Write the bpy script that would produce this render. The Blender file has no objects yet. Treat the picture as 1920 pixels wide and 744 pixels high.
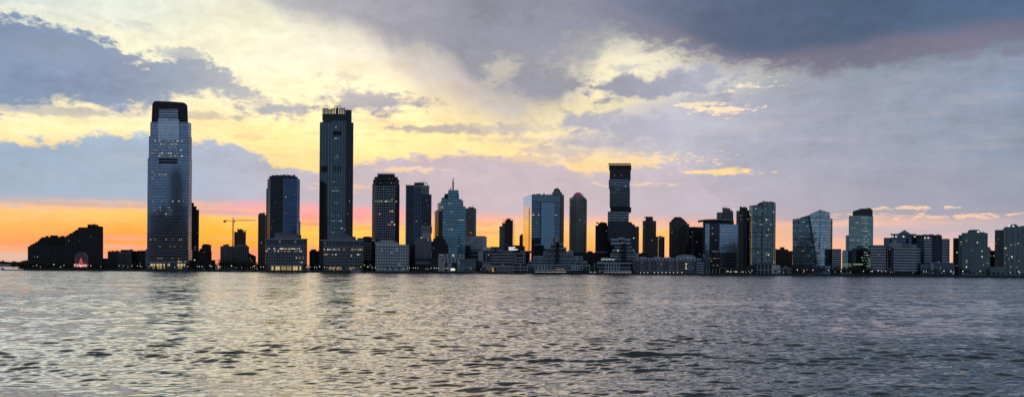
import bpy, math, random
import numpy as np
from mathutils import Vector, Matrix

# ------------------------------------------------------------------ camera
F, H0, CAMH = 1600.0, 504.0, 7.0          # focal length and horizon row in photo pixels, eye height in metres
ROLL = math.atan(0.0073)
scene = bpy.context.scene
col = scene.collection
cam_d = bpy.data.cameras.new("camera")
cam = bpy.data.objects.new("camera", cam_d)
col.objects.link(cam)
cam_d.sensor_width = 36.0
cam_d.lens = F / 1920 * 36
cam_d.shift_y = (H0 - 372) / 1920
cam_d.clip_start = 0.5
cam_d.clip_end = 40000
cam.matrix_world = Matrix.Translation((0, 0, CAMH)) @ Matrix.Rotation(math.radians(90), 4, 'X') @ Matrix.Rotation(ROLL, 4, 'Z')
scene.camera = cam
scene.view_settings.view_transform = 'Standard'
scene.view_settings.look = 'None'
scene.view_settings.exposure = 0.0
scene.view_settings.gamma = 1.0
scene.cycles.use_denoising = False
scene.cycles.max_bounces = 6
scene.cycles.sample_clamp_indirect = 4.0

def lin(c):
    return tuple((x / 12.92 if x <= 0.04045 else ((x + 0.055) / 1.055) ** 2.4) for x in c)

def direction(u, v):
    """photo pixel -> (azimuth, elevation) of that point of the sky"""
    x, y = u - 960, H0 - v
    X = x * math.cos(ROLL) - y * math.sin(ROLL)
    Z = x * math.sin(ROLL) + y * math.cos(ROLL)
    return math.atan2(X, F), math.atan2(Z, math.hypot(X, F))

# ------------------------------------------------------------------ node helpers
class V:
    nt = None
    def __init__(s, k): s.k = k
    def _m(s, op, o=None, sw=False):
        n = V.nt.nodes.new('ShaderNodeMath'); n.operation = op
        a, b = (o, s) if sw else (s, o)
        for i, q in enumerate((a, b)):
            if q is None: continue
            q = q.k if isinstance(q, V) else q
            if isinstance(q, (int, float)): n.inputs[i].default_value = q
            else: V.nt.links.new(q, n.inputs[i])
        return V(n.outputs[0])
    def __add__(s, o): return s._m('ADD', o)
    __radd__ = __add__
    def __sub__(s, o): return s._m('SUBTRACT', o)
    def __rsub__(s, o): return s._m('SUBTRACT', o, True)
    def __mul__(s, o): return s._m('MULTIPLY', o)
    __rmul__ = __mul__
    def __truediv__(s, o): return s._m('DIVIDE', o)
    def mod(s, o): return s._m('FLOORED_MODULO', o)
    def floor(s): return s._m('FLOOR')
    def abs(s): return s._m('ABSOLUTE')
    def lt(s, o): return s._m('LESS_THAN', o)
    def gt(s, o): return s._m('GREATER_THAN', o)
    def max(s, o): return s._m('MAXIMUM', o)
    def min(s, o): return s._m('MINIMUM', o)
    def pow(s, o): return s._m('POWER', o)

def link(a, b): V.nt.links.new(a.k if isinstance(a, V) else a, b)
def sstep(x, a, b):
    n = V.nt.nodes.new('ShaderNodeMapRange'); n.interpolation_type = 'SMOOTHSTEP'
    link(x, n.inputs['Value']); n.inputs['From Min'].default_value = a; n.inputs['From Max'].default_value = b
    return V(n.outputs[0])
def xyz(x, y, z=0.0):
    n = V.nt.nodes.new('ShaderNodeCombineXYZ')
    for i, q in enumerate((x, y, z)):
        if isinstance(q, V): link(q, n.inputs[i])
        else: n.inputs[i].default_value = q
    return V(n.outputs[0])
def noise(vec, scale, detail=4, rough=0.55, dist=0.0, out=0):
    n = V.nt.nodes.new('ShaderNodeTexNoise'); n.noise_dimensions = '3D'
    link(vec, n.inputs['Vector']); n.inputs['Scale'].default_value = scale
    n.inputs['Detail'].default_value = detail; n.inputs['Roughness'].default_value = rough
    n.inputs['Distortion'].default_value = dist
    return V(n.outputs[out])
def mixc(f, a, b):
    n = V.nt.nodes.new('ShaderNodeMix'); n.data_type = 'RGBA'
    for q, i in ((f, 0), (a, 6), (b, 7)):
        if isinstance(q, V): link(q, n.inputs[i])
        elif isinstance(q, (int, float)): n.inputs[i].default_value = q
        else: n.inputs[i].default_value = (*q, 1)
    return V(n.outputs[2])
def ramp(x, stops):
    n = V.nt.nodes.new('ShaderNodeValToRGB'); link(x, n.inputs[0])
    stops = sorted(stops); e = n.color_ramp.elements
    while len(e) < len(stops): e.new(0.5)
    for i, (p, c) in enumerate(stops):
        e[i].position = min(max(p, 0), 1)
    for i, (p, c) in enumerate(stops):
        e[i].color = (*c, 1)
    return V(n.outputs[0])
def fcurve(x, pts):
    n = V.nt.nodes.new('ShaderNodeFloatCurve'); link(x, n.inputs['Value'])
    c = n.mapping.curves[0]; pts = sorted(pts)
    c.points[0].location = pts[0]; c.points[1].location = pts[-1]
    for p in pts[1:-1]: c.points.new(*p)
    for p in c.points: p.handle_type = 'AUTO_CLAMPED'
    n.mapping.extend = 'HORIZONTAL'; n.mapping.update()
    return V(n.outputs[0])

# ------------------------------------------------------------------ sky (world)
world = bpy.data.worlds.new("World"); scene.world = world
world.use_nodes = True
nt = world.node_tree; nt.nodes.clear(); V.nt = nt
tc = nt.nodes.new('ShaderNodeTexCoord')
sp = nt.nodes.new('ShaderNodeSeparateXYZ'); nt.links.new(tc.outputs['Generated'], sp.inputs[0])
dx, dy, dz = (V(o) for o in sp.outputs)
az = dx._m('ARCTAN2', dy)
el = dz._m('ARCSINE')
A = (az + 0.8) / 1.6                       # 0..1 over +-46 degrees round the west
E = el / 0.5                               # 0..1 over the lowest 28 degrees
def na(u, v): return (direction(u, v)[0] + 0.8) / 1.6
def ne(u, v): return direction(u, v)[1] / 0.5
cp = xyz(az, el * 2.6)                      # clouds lie flat: stretched sideways
n_big = noise(cp, 7.0, 4, 0.58, 0.3) - 0.5
n_mid = noise(xyz(az + 3.1, el * 2.0 + 1.7), 22.0, 7, 0.68, 0.35) - 0.5
n_str = noise(xyz(az * 1.0, el * 9.0, 4.0), 9.0, 4, 0.55, 0.4) - 0.5      # long thin streaks
n_soft = noise(xyz(az + 9.0, el * 1.4), 9.0, 3, 0.55, 0.6) - 0.5
n_vir = noise(xyz(az * 2.2 + el * 1.0, el * 0.45, 6.0), 9.0, 4, 0.6, 0.25) - 0.5
n_puff = noise(xyz(az + 5.0, el * 1.7, 2.0), 60.0, 4, 0.6, 0.1) - 0.5

COLS = {
 -60: [(500,.80,.68,0.62),(478,.86,.70,0.62),(455,1,.62,0.4),(425,1,.66,0.34),(398,1,.70,0.36),(384,.93,.68,0.5),(372,.66,.66,0.71),(250,1,.90,0.66),(215,1,.925,0.71),(190,.99,.92,0.72),(120,.93,.92,0.78),(30,.84,.87,0.84),(-60,.80,.84,0.84),(-400,.95,.95,.90)],
 250: [(500,.93,.68,0.56),(482,1,.62,0.46),(455,1,.62,0.32),(425,1,.66,0.27),(398,1,.72,0.28),(384,.98,.70,0.42),(374,.72,.65,0.68),(300,.97,.85,0.55),(240,1,.925,0.71),(170,1,.94,0.79),(100,.95,.935,0.8),(20,.87,.89,0.83),(-60,.85,.87,0.84),(-400,1,.95,.84)],
 450: [(500,1,.62,0.5),(480,1,.58,0.42),(455,1,.66,0.25),(425,1,.72,0.2),(408,1,.70,0.34),(396,.90,.64,0.66),(370,.72,.66,0.72),(320,.97,.85,0.55),(260,1,.90,0.62),(180,1,.94,0.76),(120,.97,.94,0.83),(50,.92,.91,0.8),(-40,.88,.88,0.82),(-400,1,.94,.80)],
 650: [(500,1,.60,.44),(470,1,.64,.38),(445,1,.78,.32),(428,1,.68,.34),(408,1,.54,0.48),(392,.92,.62,0.66),(365,.78,.70,0.74),(330,.98,.82,0.54),(285,1,.90,0.62),(230,1,.92,0.69),(160,1,.94,0.78),(100,.96,.925,0.84),(40,.90,.88,0.8),(-60,.80,.80,0.78),(-400,1,.93,.79)],
 900: [(500,1,.70,.42),(460,1,.75,.36),(430,1,.70,.40),(412,.96,.64,0.5),(398,.84,.66,0.68),(360,.76,.70,0.73),(325,1,.82,0.52),(285,1,.88,0.62),(240,1,.91,0.64),(190,1,.90,0.68),(130,.90,.84,0.7),(60,.80,.78,0.74),(-60,.66,.67,0.7),(-400,1,.92,.80)],
 1120:[(500,1,.66,0.4),(465,1,.66,0.34),(430,1,.72,0.38),(412,.96,.66,0.54),(398,.85,.68,0.7),(350,.78,.71,0.74),(312,.98,.82,0.58),(285,.98,.87,0.68),(245,.88,.82,0.7),(200,.92,.86,0.7),(130,.94,.90,0.76),(70,.86,.84,0.76),(-60,.60,.61,0.66),(-400,.96,.89,.83)],
 1330:[(500,1,0.72,0.52),(470,1,0.74,0.5),(435,1,0.72,0.44),(416,0.92,0.68,0.62),(402,0.768,0.682,0.71),(330,0.72,0.691,0.73),(250,0.691,0.691,0.739),(180,0.71,0.71,0.73),(120,0.768,0.758,0.73),(60,0.672,0.672,0.691),(-60,0.499,0.528,0.595),(-400,0.826,0.806,0.797)],
 1600:[(500,0.98,0.72,0.58),(475,0.97,0.72,0.58),(452,0.92,0.7,0.62),(432,0.76,0.69,0.72),(415,0.94,0.74,0.64),(404,0.699,0.644,0.672),(330,0.653,0.635,0.69),(250,0.616,0.626,0.681),(170,0.57,0.616,0.672),(100,0.534,0.589,0.644),(-60,0.432,0.478,0.552),(-400,0.626,0.653,0.69)],
 1960:[(500,0.84,0.7,0.68),(475,0.86,0.72,0.68),(445,0.76,0.7,0.73),(420,0.72,0.68,0.72),(395,0.657,0.63,0.657),(320,0.576,0.594,0.657),(230,0.54,0.585,0.648),(150,0.504,0.567,0.63),(100,0.477,0.54,0.612),(-60,0.378,0.432,0.513),(-400,0.486,0.54,0.603)],
}
ew = E + n_str * 0.050 + n_mid * 0.012
aw = A + n_soft * 0.05
base = None; prev = None
for u in sorted(COLS):
    r = ramp(ew, [(ne(u, v), lin(c)) for v, *c in COLS[u]])
    a = na(u, 300)
    base = r if base is None else mixc(sstep(aw, prev, a), base, r)
    prev = a

wisp = sstep(n_str, .03, .16) * sstep(E, ne(600,335), ne(600,290)) * sstep(E, ne(600,120), ne(600,230)) * 0.5
base = mixc(wisp, base, lin((.93, .80, .64)))
sky = base
def chain():
    """keeps one layer waiting for the one below it, so the shader stays within its memory"""
    sx = V.nt.nodes.new('ShaderNodeSeparateColor'); link(sky, sx.inputs[0])
    return V(sx.outputs[0]) * 1e-9
def layer(top, bot, colr, st=0.010, sb=0.010, nt_=0.05, nb=None, op=1.0, mixn=(0.5, 0.5, 0.0), rim=None, rimw=0.0):
    """a cloud between two edge curves given at photo columns; edges ragged by noise"""
    global sky
    dep = chain()
    A_, E_ = A + dep, E + dep
    def ends(p, s):
        p = list(p)
        if p[0][0] > -50: p.insert(0, (p[0][0] - 30, p[0][1] + s * 60))
        if p[-1][0] < 1950: p.append((p[-1][0] + 30, p[-1][1] + s * 60))
        return [(na(u, v), max(ne(u, v), -0.2)) for u, v in p]
    T = fcurve(A_, ends(top, 1)); B = fcurve(A_, ends(bot, -1))
    nn = sum((q * (m * nt_ * 2) for q, m in zip((n_big, n_mid, n_puff, n_vir), mixn) if m), 0.0 * 1)
    nb_ = (nb if nb is not None else nt_) / nt_
    dt = T - E_ + nn
    db = E_ - B + nn * nb_
    m = sstep(dt, -st, st) * sstep(db, -sb, sb)
    if rim:
        rm = sstep(dt, -st * 3.5, 0) * sstep(db, -sb * 3.5, 0) * (1.0 - m)
        sky = mixc(rm * (sstep(A, na(1275, 300), na(1200, 300)) * rimw), sky, lin(rim))
    c = ramp(A_, [(na(u, 300), lin(k)) for u, k in colr])
    sky = mixc(m if op == 1 else m * op, sky, c)
AE = xyz(A, E)
n_fine = noise(xyz(az, el * 3.5, 8.0), 75.0, 4, 0.65, 0.3) - 0.5
n_wisp = n_fine * 1.3 + n_mid * 0.7
n_edge = n_mid * 1.0 + n_puff * 0.8 + n_big * 0.4
PV = None
def blob(u, v, w, h, c, op=.9, s=.5, n=3.6, wisp=False):
    """a small cloud or a bright break: an ellipse with a ragged edge"""
    global sky
    a, e = na(u, v), ne(u, v)
    rw, rh = na(u + w, v) - a, ne(u, v - h) - e
    q = V.nt.nodes.new('ShaderNodeVectorMath'); q.operation = 'MULTIPLY_ADD'
    link(PV, q.inputs[0]); q.inputs[1].default_value = (1 / rw, 1 / rh, 0); q.inputs[2].default_value = (-a / rw, -e / rh, 0)
    d = V.nt.nodes.new('ShaderNodeVectorMath'); d.operation = 'LENGTH'; link(V(q.outputs[0]), d.inputs[0])
    ln = V(d.outputs['Value'])
    f = (n_wisp if wisp else n_edge)._m('MULTIPLY_ADD', n); V.nt.links.new(ln.k, f.k.node.inputs[2])
    mr = sstep(f, 1 + s, 1 - s); mr.k.node.inputs['To Max'].default_value = op
    sky = mixc(mr, sky, lin(c))
def group(fn):
    global PV
    dep = chain()
    PV = xyz(A + dep, E + dep)
    fn()

# lilac-grey veil right of centre
layer([(1000,310),(1060,270),(1110,240),(1160,210),(1250,196),(1330,200),(1420,175),(1500,150),(1700,120),(1980,90)],
      [(1000,312),(1060,292),(1110,280),(1150,290),(1220,306),(1330,350),(1420,372),(1560,390),(1980,390)],
      [(960,(.84,.78,.72)),(1080,(.76,.73,.74)),(1200,(.72,.72,.76)),(1400,(.65,.66,.72)),(1600,(.60,.62,.69)),(1900,(.53,.58,.66))], st=.03, sb=.03, nt_=.07, nb=.05, op=.85)
layer([(1120,360),(1200,345),(1300,330),(1400,330),(1980,300)],[(1120,370),(1200,400),(1340,404),(1500,412),(1700,400),(1980,402)],
      [(1200,(.76,.71,.74)),(1400,(.69,.66,.71)),(1600,(.65,.64,.69)),(1900,(.59,.60,.67))], st=.05, sb=.02, nt_=.05, op=.8)
# low band: blue grey on the left, lilac to the right
layer([(-80,262),(120,264),(200,254),(260,256),(380,266),(440,276),(520,304),(600,324),(640,312),(720,300),(800,293),(880,290),(960,298),(1040,312),(1110,328),(1180,316),(1260,310),(1300,330),(1340,372),(1420,400)],
      [(-80,374),(100,374),(240,378),(330,374),(420,380),(560,388),(700,398),(850,402),(1000,404),(1200,408),(1340,404),(1420,404)],
      [(0,(.60,.68,.76)),(250,(.61,.69,.77)),(420,(.65,.69,.77)),(600,(.71,.69,.74)),(800,(.74,.69,.73)),(1100,(.76,.71,.74)),(1400,(.73,.70,.75)),(1900,(.65,.66,.73))], st=.009, sb=.024, nt_=.034, nb=.018, mixn=(.25,.75,.9), rim=(1,.90,.66), rimw=.3)
# pink undersides just above the orange band
layer([(350,378),(450,382),(560,380),(620,386),(720,386),(800,396),(900,402),(960,410)],
      [(350,384),(450,404),(560,410),(620,412),(720,408),(800,404),(900,408),(960,412)],
      [(350,(.85,.64,.66)),(560,(.98,.60,.62)),(700,(.98,.58,.60)),(900,(.92,.64,.66))], st=.010, sb=.010, nt_=.03, op=.6)
# big blue-grey cloud, upper left
layer([(-80,10),(0,24),(60,34),(120,50),(180,66),(215,84),(250,108),(300,114),(350,96),(390,112),(430,138),(470,162),(500,180)],
      [(-80,206),(60,202),(150,196),(215,206),(270,202),(330,184),(400,176),(450,184),(500,184)],
      [(0,(.49,.57,.68)),(200,(.53,.59,.69)),(320,(.57,.62,.69)),(420,(.66,.68,.71)),(500,(.74,.73,.72))], st=.012, sb=.018, nt_=.055, nb=.055, mixn=(.25,.75,.9), rim=(1,.96,.82), rimw=.35)
group(lambda: [
 blob(325,98,44,9,(.70,.72,.74),.8), blob(90,208,90,7,(.70,.71,.72),.7), blob(220,214,60,5,(.78,.76,.72),.6), blob(240,46,36,7,(.80,.81,.80),.6),
 blob(90,92,70,22,(.57,.62,.70),.5,.8), blob(60,150,120,16,(.49,.56,.67),.5,.8), blob(40,330,140,18,(.62,.68,.74),.5,.9), blob(250,300,90,14,(.64,.69,.74),.5,.9)])
group(lambda: [
 blob(528,206,70,16,(.62,.64,.69)), blob(600,186,34,8,(.78,.76,.72),.6), blob(705,193,80,19,(.61,.62,.68)), blob(660,176,60,16,(.74,.72,.71),.7), blob(640,145,40,8,(.86,.82,.74),.6),
 blob(805,243,72,6,(.67,.64,.64),.85), blob(905,243,60,9,(.74,.71,.69),.75), blob(380,216,40,5,(.76,.74,.70),.6)])
group(lambda: [
 blob(480,258,40,4,(.94,.82,.62),.6), blob(590,288,34,5,(.96,.80,.60),.5), blob(990,240,60,10,(.80,.76,.70),.7), blob(1060,262,80,9,(.74,.71,.71),.8),
 blob(930,264,60,5,(.86,.79,.68),.7), blob(1010,300,90,7,(.80,.74,.70),.6), blob(1125,225,70,16,(.68,.68,.73),.9), blob(1220,240,120,22,(.69,.69,.75),.9), blob(1060,285,60,7,(.78,.74,.72),.7), blob(1150,268,80,8,(.72,.70,.74),.8)])
# rain-streaked grey sheet hanging from the top right of centre
layer([(560,-40),(640,0),(760,40),(860,60),(960,100),(1060,100),(1100,120)],
      [(560,-20),(640,60),(720,104),(790,160),(850,206),(910,236),(950,240),(1000,214),(1060,190),(1100,150)],
      [(600,(.84,.82,.78)),(740,(.78,.76,.74)),(860,(.70,.68,.70)),(960,(.66,.66,.69)),(1080,(.60,.60,.65))], st=.06, sb=.06, nt_=.07, op=.8, mixn=(.2,.3,.1,.9))
layer([(400,-120),(480,-100),(700,-70),(1200,-110),(1980,-300)],
      [(400,-90),(460,-20),(520,14),(600,40),(680,52),(740,80),(800,96),(850,118),(890,150),(930,166),(975,170),(1010,186),(1060,176),(1085,140),(1070,112),(1130,104),(1180,80),(1250,84),(1330,78),(1500,70),(1980,40)],
      [(450,(.74,.74,.75)),(560,(.68,.68,.70)),(700,(.62,.62,.66)),(860,(.56,.57,.62)),(1000,(.55,.56,.62)),(1200,(.52,.54,.61)),(1500,(.46,.50,.58)),(1900,(.40,.46,.55))], st=.02, sb=.030, nt_=.06, mixn=(.3,.7,.2,.5))
group(lambda: [
 blob(1250,108,110,26,(.93,.90,.79),.7,2.2), blob(1100,150,50,16,(.90,.86,.76),.6,1.6), blob(940,130,26,22,(.88,.84,.76),.5,.8),
 blob(1215,166,110,20,(.60,.61,.68),.95), blob(1315,150,72,34,(.64,.65,.71),.95), blob(1172,128,30,8,(.70,.70,.73),.7), blob(1040,160,60,22,(.57,.58,.63),.9), blob(1330,236,90,12,(.72,.72,.77),.6)])
# bright sunlit breaks
group(lambda: [
 blob(1392,160,30,6,(.97,.90,.78),.7,.8,9,wisp=True), blob(1364,206,34,5,(1,.88,.74),.85,.8,9,wisp=True), blob(1300,198,26,5,(.98,.90,.74),.7,.7,6,wisp=True), blob(1352,322,60,5,(1,.84,.58),.95,wisp=True),
 blob(1215,300,70,9,(1,.86,.62),.6,.7,6,wisp=True), blob(1190,345,46,3,(.98,.85,.70),.5,.7,6,wisp=True), blob(1725,389,44,2.2,(.98,.82,.68),.8,.8,8,wisp=True), blob(1780,405,80,3,(.97,.80,.67),.8,.7,6,wisp=True)])
group(lambda: [
 blob(1640,406,60,4,(.98,.78,.66),.6,.7,6,wisp=True), blob(770,318,60,5,(1,.86,.62),.55,wisp=True), blob(660,350,50,6,(1,.80,.52),.4,.7,6,wisp=True), blob(60,384,90,3,(1,.74,.48),.6,.7,6,wisp=True), blob(480,396,50,3,(1,.72,.48),.6,.7,6,wisp=True),
 blob(600,408,60,5,(1,.56,.54),.5,.7,6,wisp=True), blob(880,420,80,4,(1,.62,.50),.6,.7,6,wisp=True)])
# lilac streaks drawn over the orange band
group(lambda: [
 blob(160,383,150,5,(.78,.68,.66),.8,.5,1.6,wisp=True), blob(60,480,120,9,(.84,.73,.66),.5,.6,1.6,wisp=True), blob(235,446,60,5,(.88,.66,.58),.5,.6,1.6,wisp=True), blob(330,386,60,4,(.80,.66,.66),.6,.6,1.6,wisp=True),
 blob(120,410,110,3,(.96,.74,.52),.5,.6,2,wisp=True), blob(520,448,120,4,(.96,.66,.44),.5,.6,2,wisp=True), blob(230,462,90,5,(.90,.70,.60),.5,.6,2,wisp=True), blob(740,418,90,3,(.84,.66,.66),.6,.6,1.6,wisp=True), blob(1010,432,70,3,(.90,.72,.62),.6,.6,1.6,wisp=True), blob(1230,424,90,4,(.88,.72,.68),.6,.6,1.6,wisp=True), blob(590,420,70,3,(.86,.55,.42),.6,.6,1.6,wisp=True), blob(680,428,60,2.5,(.88,.60,.36),.5,.6,1.6,wisp=True), blob(900,436,60,2.5,(.86,.62,.42),.5,.6,1.6,wisp=True), blob(410,398,80,5,(.78,.64,.68),.7,.6,1.6,wisp=True)])
# dark navy slab with a ragged mauve fringe, upper right
layer([(1050,-80),(1120,-110),(1400,-160),(1980,-300)],
      [(1050,-60),(1110,20),(1180,60),(1250,92),(1340,112),(1420,128),(1490,134),(1560,138),(1620,130),(1700,120),(1790,104),(1880,90),(1980,84)],
      [(1050,(.52,.53,.59)),(1250,(.47,.47,.55)),(1420,(.46,.43,.51)),(1600,(.43,.42,.50)),(1800,(.45,.43,.51)),(1950,(.44,.44,.53))], st=.03, sb=.026, nt_=.065, op=.93, mixn=(.3,1.0,.4))
layer([(1080,-60),(1150,-100),(1400,-150),(1980,-300)],
      [(1080,-60),(1150,0),(1250,46),(1340,92),(1440,106),(1520,94),(1600,80),(1700,60),(1800,46),(1980,34)],
      [(1100,(.46,.49,.57)),(1350,(.34,.39,.49)),(1600,(.29,.36,.46)),(1900,(.31,.40,.51))], st=.03, sb=.024, nt_=.05, mixn=(.5,.5,.1))
# light and dark lumps inside every cloud
lum = 1.0 + (n_big * 0.45 + n_mid * 0.48 + n_puff * 0.22) * (0.35 + 0.65 * sstep(E, ne(900, 420), ne(900, 250)))
# added glow in the unseen sky above the frame, stronger leftwards, to brighten the water
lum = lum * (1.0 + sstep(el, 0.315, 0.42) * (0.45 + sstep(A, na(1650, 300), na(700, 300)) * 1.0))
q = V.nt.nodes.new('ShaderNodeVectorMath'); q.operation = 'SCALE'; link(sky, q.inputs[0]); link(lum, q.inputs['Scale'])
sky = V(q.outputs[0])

# the rest of the dome: dusk blue-grey overcast in the east and overhead
EAST = ramp(E, [(0,lin((.40,.44,.52))),(.10,lin((.42,.47,.55))),(.30,lin((.44,.50,.58))),(.7,lin((.38,.44,.53))),(1.0,lin((.30,.33,.38)))])
ny = noise(xyz(dx * 1.0, dy * 1.0, dz * 2.5), 3.0, 6, 0.55, 0.3)
n = nt.nodes.new('ShaderNodeVectorMath'); n.operation = 'SCALE'; link(EAST, n.inputs[0]); link(0.86 + ny * 0.8, n.inputs['Scale'])
EAST = V(n.outputs[0])
front = sstep(dy, 0.0, 0.55) * (1.0 - sstep(el, 0.40, 0.90) * 0.93)
sky = mixc(front, EAST, sky)
nish = nt.nodes.new('ShaderNodeTexSky'); nish.sky_type = 'NISHITA'; nish.sun_disc = False
nish.sun_elevation = math.radians(1.5); nish.sun_rotation = math.radians(-10.5); nish.dust_density = 3.0
bg = nt.nodes.new('ShaderNodeBackground'); bg.inputs['Strength'].default_value = 1.10
link(sky, bg.inputs['Color'])
bg2 = nt.nodes.new('ShaderNodeBackground'); bg2.inputs['Strength'].default_value = 0.004
nt.links.new(nish.outputs[0], bg2.inputs['Color'])
ad = nt.nodes.new('ShaderNodeAddShader'); nt.links.new(bg.outputs[0], ad.inputs[0]); nt.links.new(bg2.outputs[0], ad.inputs[1])
world.cycles.sampling_method = 'MANUAL'; world.cycles.sample_map_resolution = 512
wo = nt.nodes.new('ShaderNodeOutputWorld'); nt.links.new(ad.outputs[0], wo.inputs[0])

# ------------------------------------------------------------------ sun: almost set behind cloud in the west
sun_d = bpy.data.lights.new("sun", 'SUN'); sun_d.energy = 0.03; sun_d.angle = math.radians(20); sun_d.color = (1, .80, .55)
sun = bpy.data.objects.new("sun", sun_d); col.objects.link(sun)
sdir = Vector((math.sin(math.radians(-10.5)), math.cos(math.radians(-10.5)), math.tan(math.radians(4))))
sun.rotation_euler = sdir.to_track_quat('Z', 'Y').to_euler()

# ------------------------------------------------------------------ water
SHORE = 1200.0
def build_river():
    front = np.linspace(-0.72, 0.72, 880)
    rest = np.linspace(0.72, 2 * math.pi - 0.72, 62)[1:-1]
    th = np.concatenate([front, rest])
    rs = [4.0]
    while rs[-1] < 1300:
        r = rs[-1]
        rs.append(r + (1.5 if r < 32 else 0.07 * (r / 40) ** 1.4))
    rs += [1800, 3000, 6000, 12000, 24000, 36000]
    rs = np.array(rs)
    R, T = np.meshgrid(rs, th, indexing='ij')
    X, Y = R * np.sin(T), R * np.cos(T)
    dr = np.gradient(rs)[:, None]
    rng = np.random.RandomState(5)
    Z = np.zeros_like(X); DX = np.zeros_like(X); DY = np.zeros_like(X)
    # wind patches: where the chop is taller and where it is calm
    def patch(sx, sy, n, seed):
        g = np.random.RandomState(seed); o = np.zeros_like(X)
        for _ in range(n):
            a, b, c = g.normal() / sx, g.normal() / sy, g.rand() * 6.28
            o += np.sin(a * X + b * Y + c)
        return o / math.sqrt(n / 2)
    P = np.clip(1.0 + 0.22 * patch(26, 12, 9, 1) + 0.16 * patch(7, 4, 9, 2), 0.4, 1.6)
    for i in range(120):
        lam = 0.32 * (12 ** (rng.rand() ** 1.3))
        ang = math.radians(-14) + rng.normal() * (0.34 if lam < 2 else 0.24)   # towards the viewer, a little across
        k = 2 * math.pi / lam
        slope = 0.036 * (1.0 if lam < 1.6 else (1.6 / lam) ** 0.55) * (0.7 + 0.6 * rng.rand())
        a = slope / k
        ph = k * (X * math.sin(ang) + Y * math.cos(ang)) + rng.rand() * 6.28
        att = np.clip((lam / dr - 2.0) / 2.0, 0, 1)
        s, c = np.sin(ph), np.cos(ph)
        w = a * att * P
        Z += w * c
        q = 0.9
        DX -= q * w * s * math.sin(ang); DY -= q * w * s * math.cos(ang)
    fade = (np.abs(T - math.pi) > 2.35).astype(float) * (R > 30) * (R < 1290)
    Z *= fade; DX *= fade; DY *= fade
    nr, nth = X.shape
    co = np.stack([X + DX, Y + DY, Z], -1).reshape(-1, 3)
    idx = np.arange(nr * nth).reshape(nr, nth)
    a = idx[:-1, :]; b = np.roll(idx, -1, 1)[:-1, :]; c = np.roll(idx, -1, 1)[1:, :]; d = idx[1:, :]
    q = np.stack([a, d, c, b], -1).reshape(-1, 4)
    # the disc inside the first ring
    me = bpy.data.meshes.new('river')
    nv = len(co) + 1; nf = len(q)
    tri = np.stack([idx[0], np.roll(idx[0], -1), np.full(nth, nv - 1)], -1)
    co = np.vstack([co, [[0, 0, 0]]])
    me.vertices.add(nv); me.vertices.foreach_set('co', co.astype(np.float32).ravel())
    loops = np.concatenate([q.ravel(), tri.ravel()])
    me.loops.add(len(loops)); me.loops.foreach_set('vertex_index', loops.astype(np.int32))
    me.polygons.add(nf + nth)
    st = np.concatenate([np.arange(nf) * 4, nf * 4 + np.arange(nth) * 3])
    me.polygons.foreach_set('loop_start', st.astype(np.int32))
    me.update(calc_edges=True)
    me.polygons.foreach_set('use_smooth', [True] * len(me.polygons))
    o = bpy.data.objects.new('river', me); col.objects.link(o)
    o['kind'] = 'structure'
    m = bpy.data.materials.new('river_water'); m.use_nodes = True
    V.nt = m.node_tree; b = V.nt.nodes['Principled BSDF']
    g = V.nt.nodes.new('ShaderNodeNewGeometry')
    sp = V.nt.nodes.new('ShaderNodeSeparateXYZ'); link(g.outputs['Position'], sp.inputs[0])
    x, y, z = (V(k) for k in sp.outputs)
    # ripples too small for the mesh: tilt the normal directly
    c1 = noise(xyz(x * 0.55 + y * 0.15, y * 1.4 - x * 0.12, 0.0), 1.25, 5, 0.70, 0.3, 1)
    c2 = noise(xyz(x * 0.55, y, 7.0), 0.42, 3, 0.6, 0.3, 1)
    dist = (x * x + y * y).pow(0.5)
    patchy = noise(xyz(x * 0.30, y, 3.0), 0.012, 4, 0.6, 0.4)
    patch2 = noise(xyz(x * 0.30, y, 9.0), 0.05, 3, 0.6, 0.4)
    far = sstep(dist, 60, 330)
    amp1 = 0.34 + far * 0.05
    amp2 = 0.20 + far * 0.55
    amp3 = 0.05 + far * 0.30
    c3 = noise(xyz(x * 0.55, y * 1.0, 11.0), 0.11, 3, 0.6, 0.3, 1)
    pm = 0.35 + sstep(patchy, .35, .65) * 0.75 + sstep(patch2, .35, .65) * 0.35
    def vm(op, a, b_):
        n = V.nt.nodes.new('ShaderNodeVectorMath'); n.operation = op
        link(a, n.inputs[0])
        if isinstance(b_, V):
            link(b_, n.inputs['Scale'] if op == 'SCALE' else n.inputs[1])
        else:
            n.inputs[1].default_value = b_
        return V(n.outputs[0])
    s1 = vm('SCALE', vm('SUBTRACT', c1, (.5, .5, .5)), amp1 * pm)
    s2 = vm('SCALE', vm('SUBTRACT', c2, (.5, .5, .5)), amp2 * pm)
    s = vm('MULTIPLY', vm('ADD', vm('ADD', s1, s2), vm('SCALE', vm('SUBTRACT', c3, (.5, .5, .5)), amp3)), (1, 1.25, 0))
    s = vm('ADD', s, xyz(0.0, (0.0 + far * 0.10) * -1.0, 0.0))      # added lean of far normals towards this bank, so they mirror higher sky
    nn = vm('ADD', V(g.outputs['Normal']), s)
    n = V.nt.nodes.new('ShaderNodeVectorMath'); n.operation = 'NORMALIZE'; link(nn, n.inputs[0])
    V.nt.links.new(n.outputs[0], b.inputs['Normal'])
    b.inputs['Base Color'].default_value = (.02, .026, .027, 1)
    b.inputs['Roughness'].default_value = 0.06
    b.inputs['IOR'].default_value = 2.25
    me.materials.append(m)
    return o
river = build_river()

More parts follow.
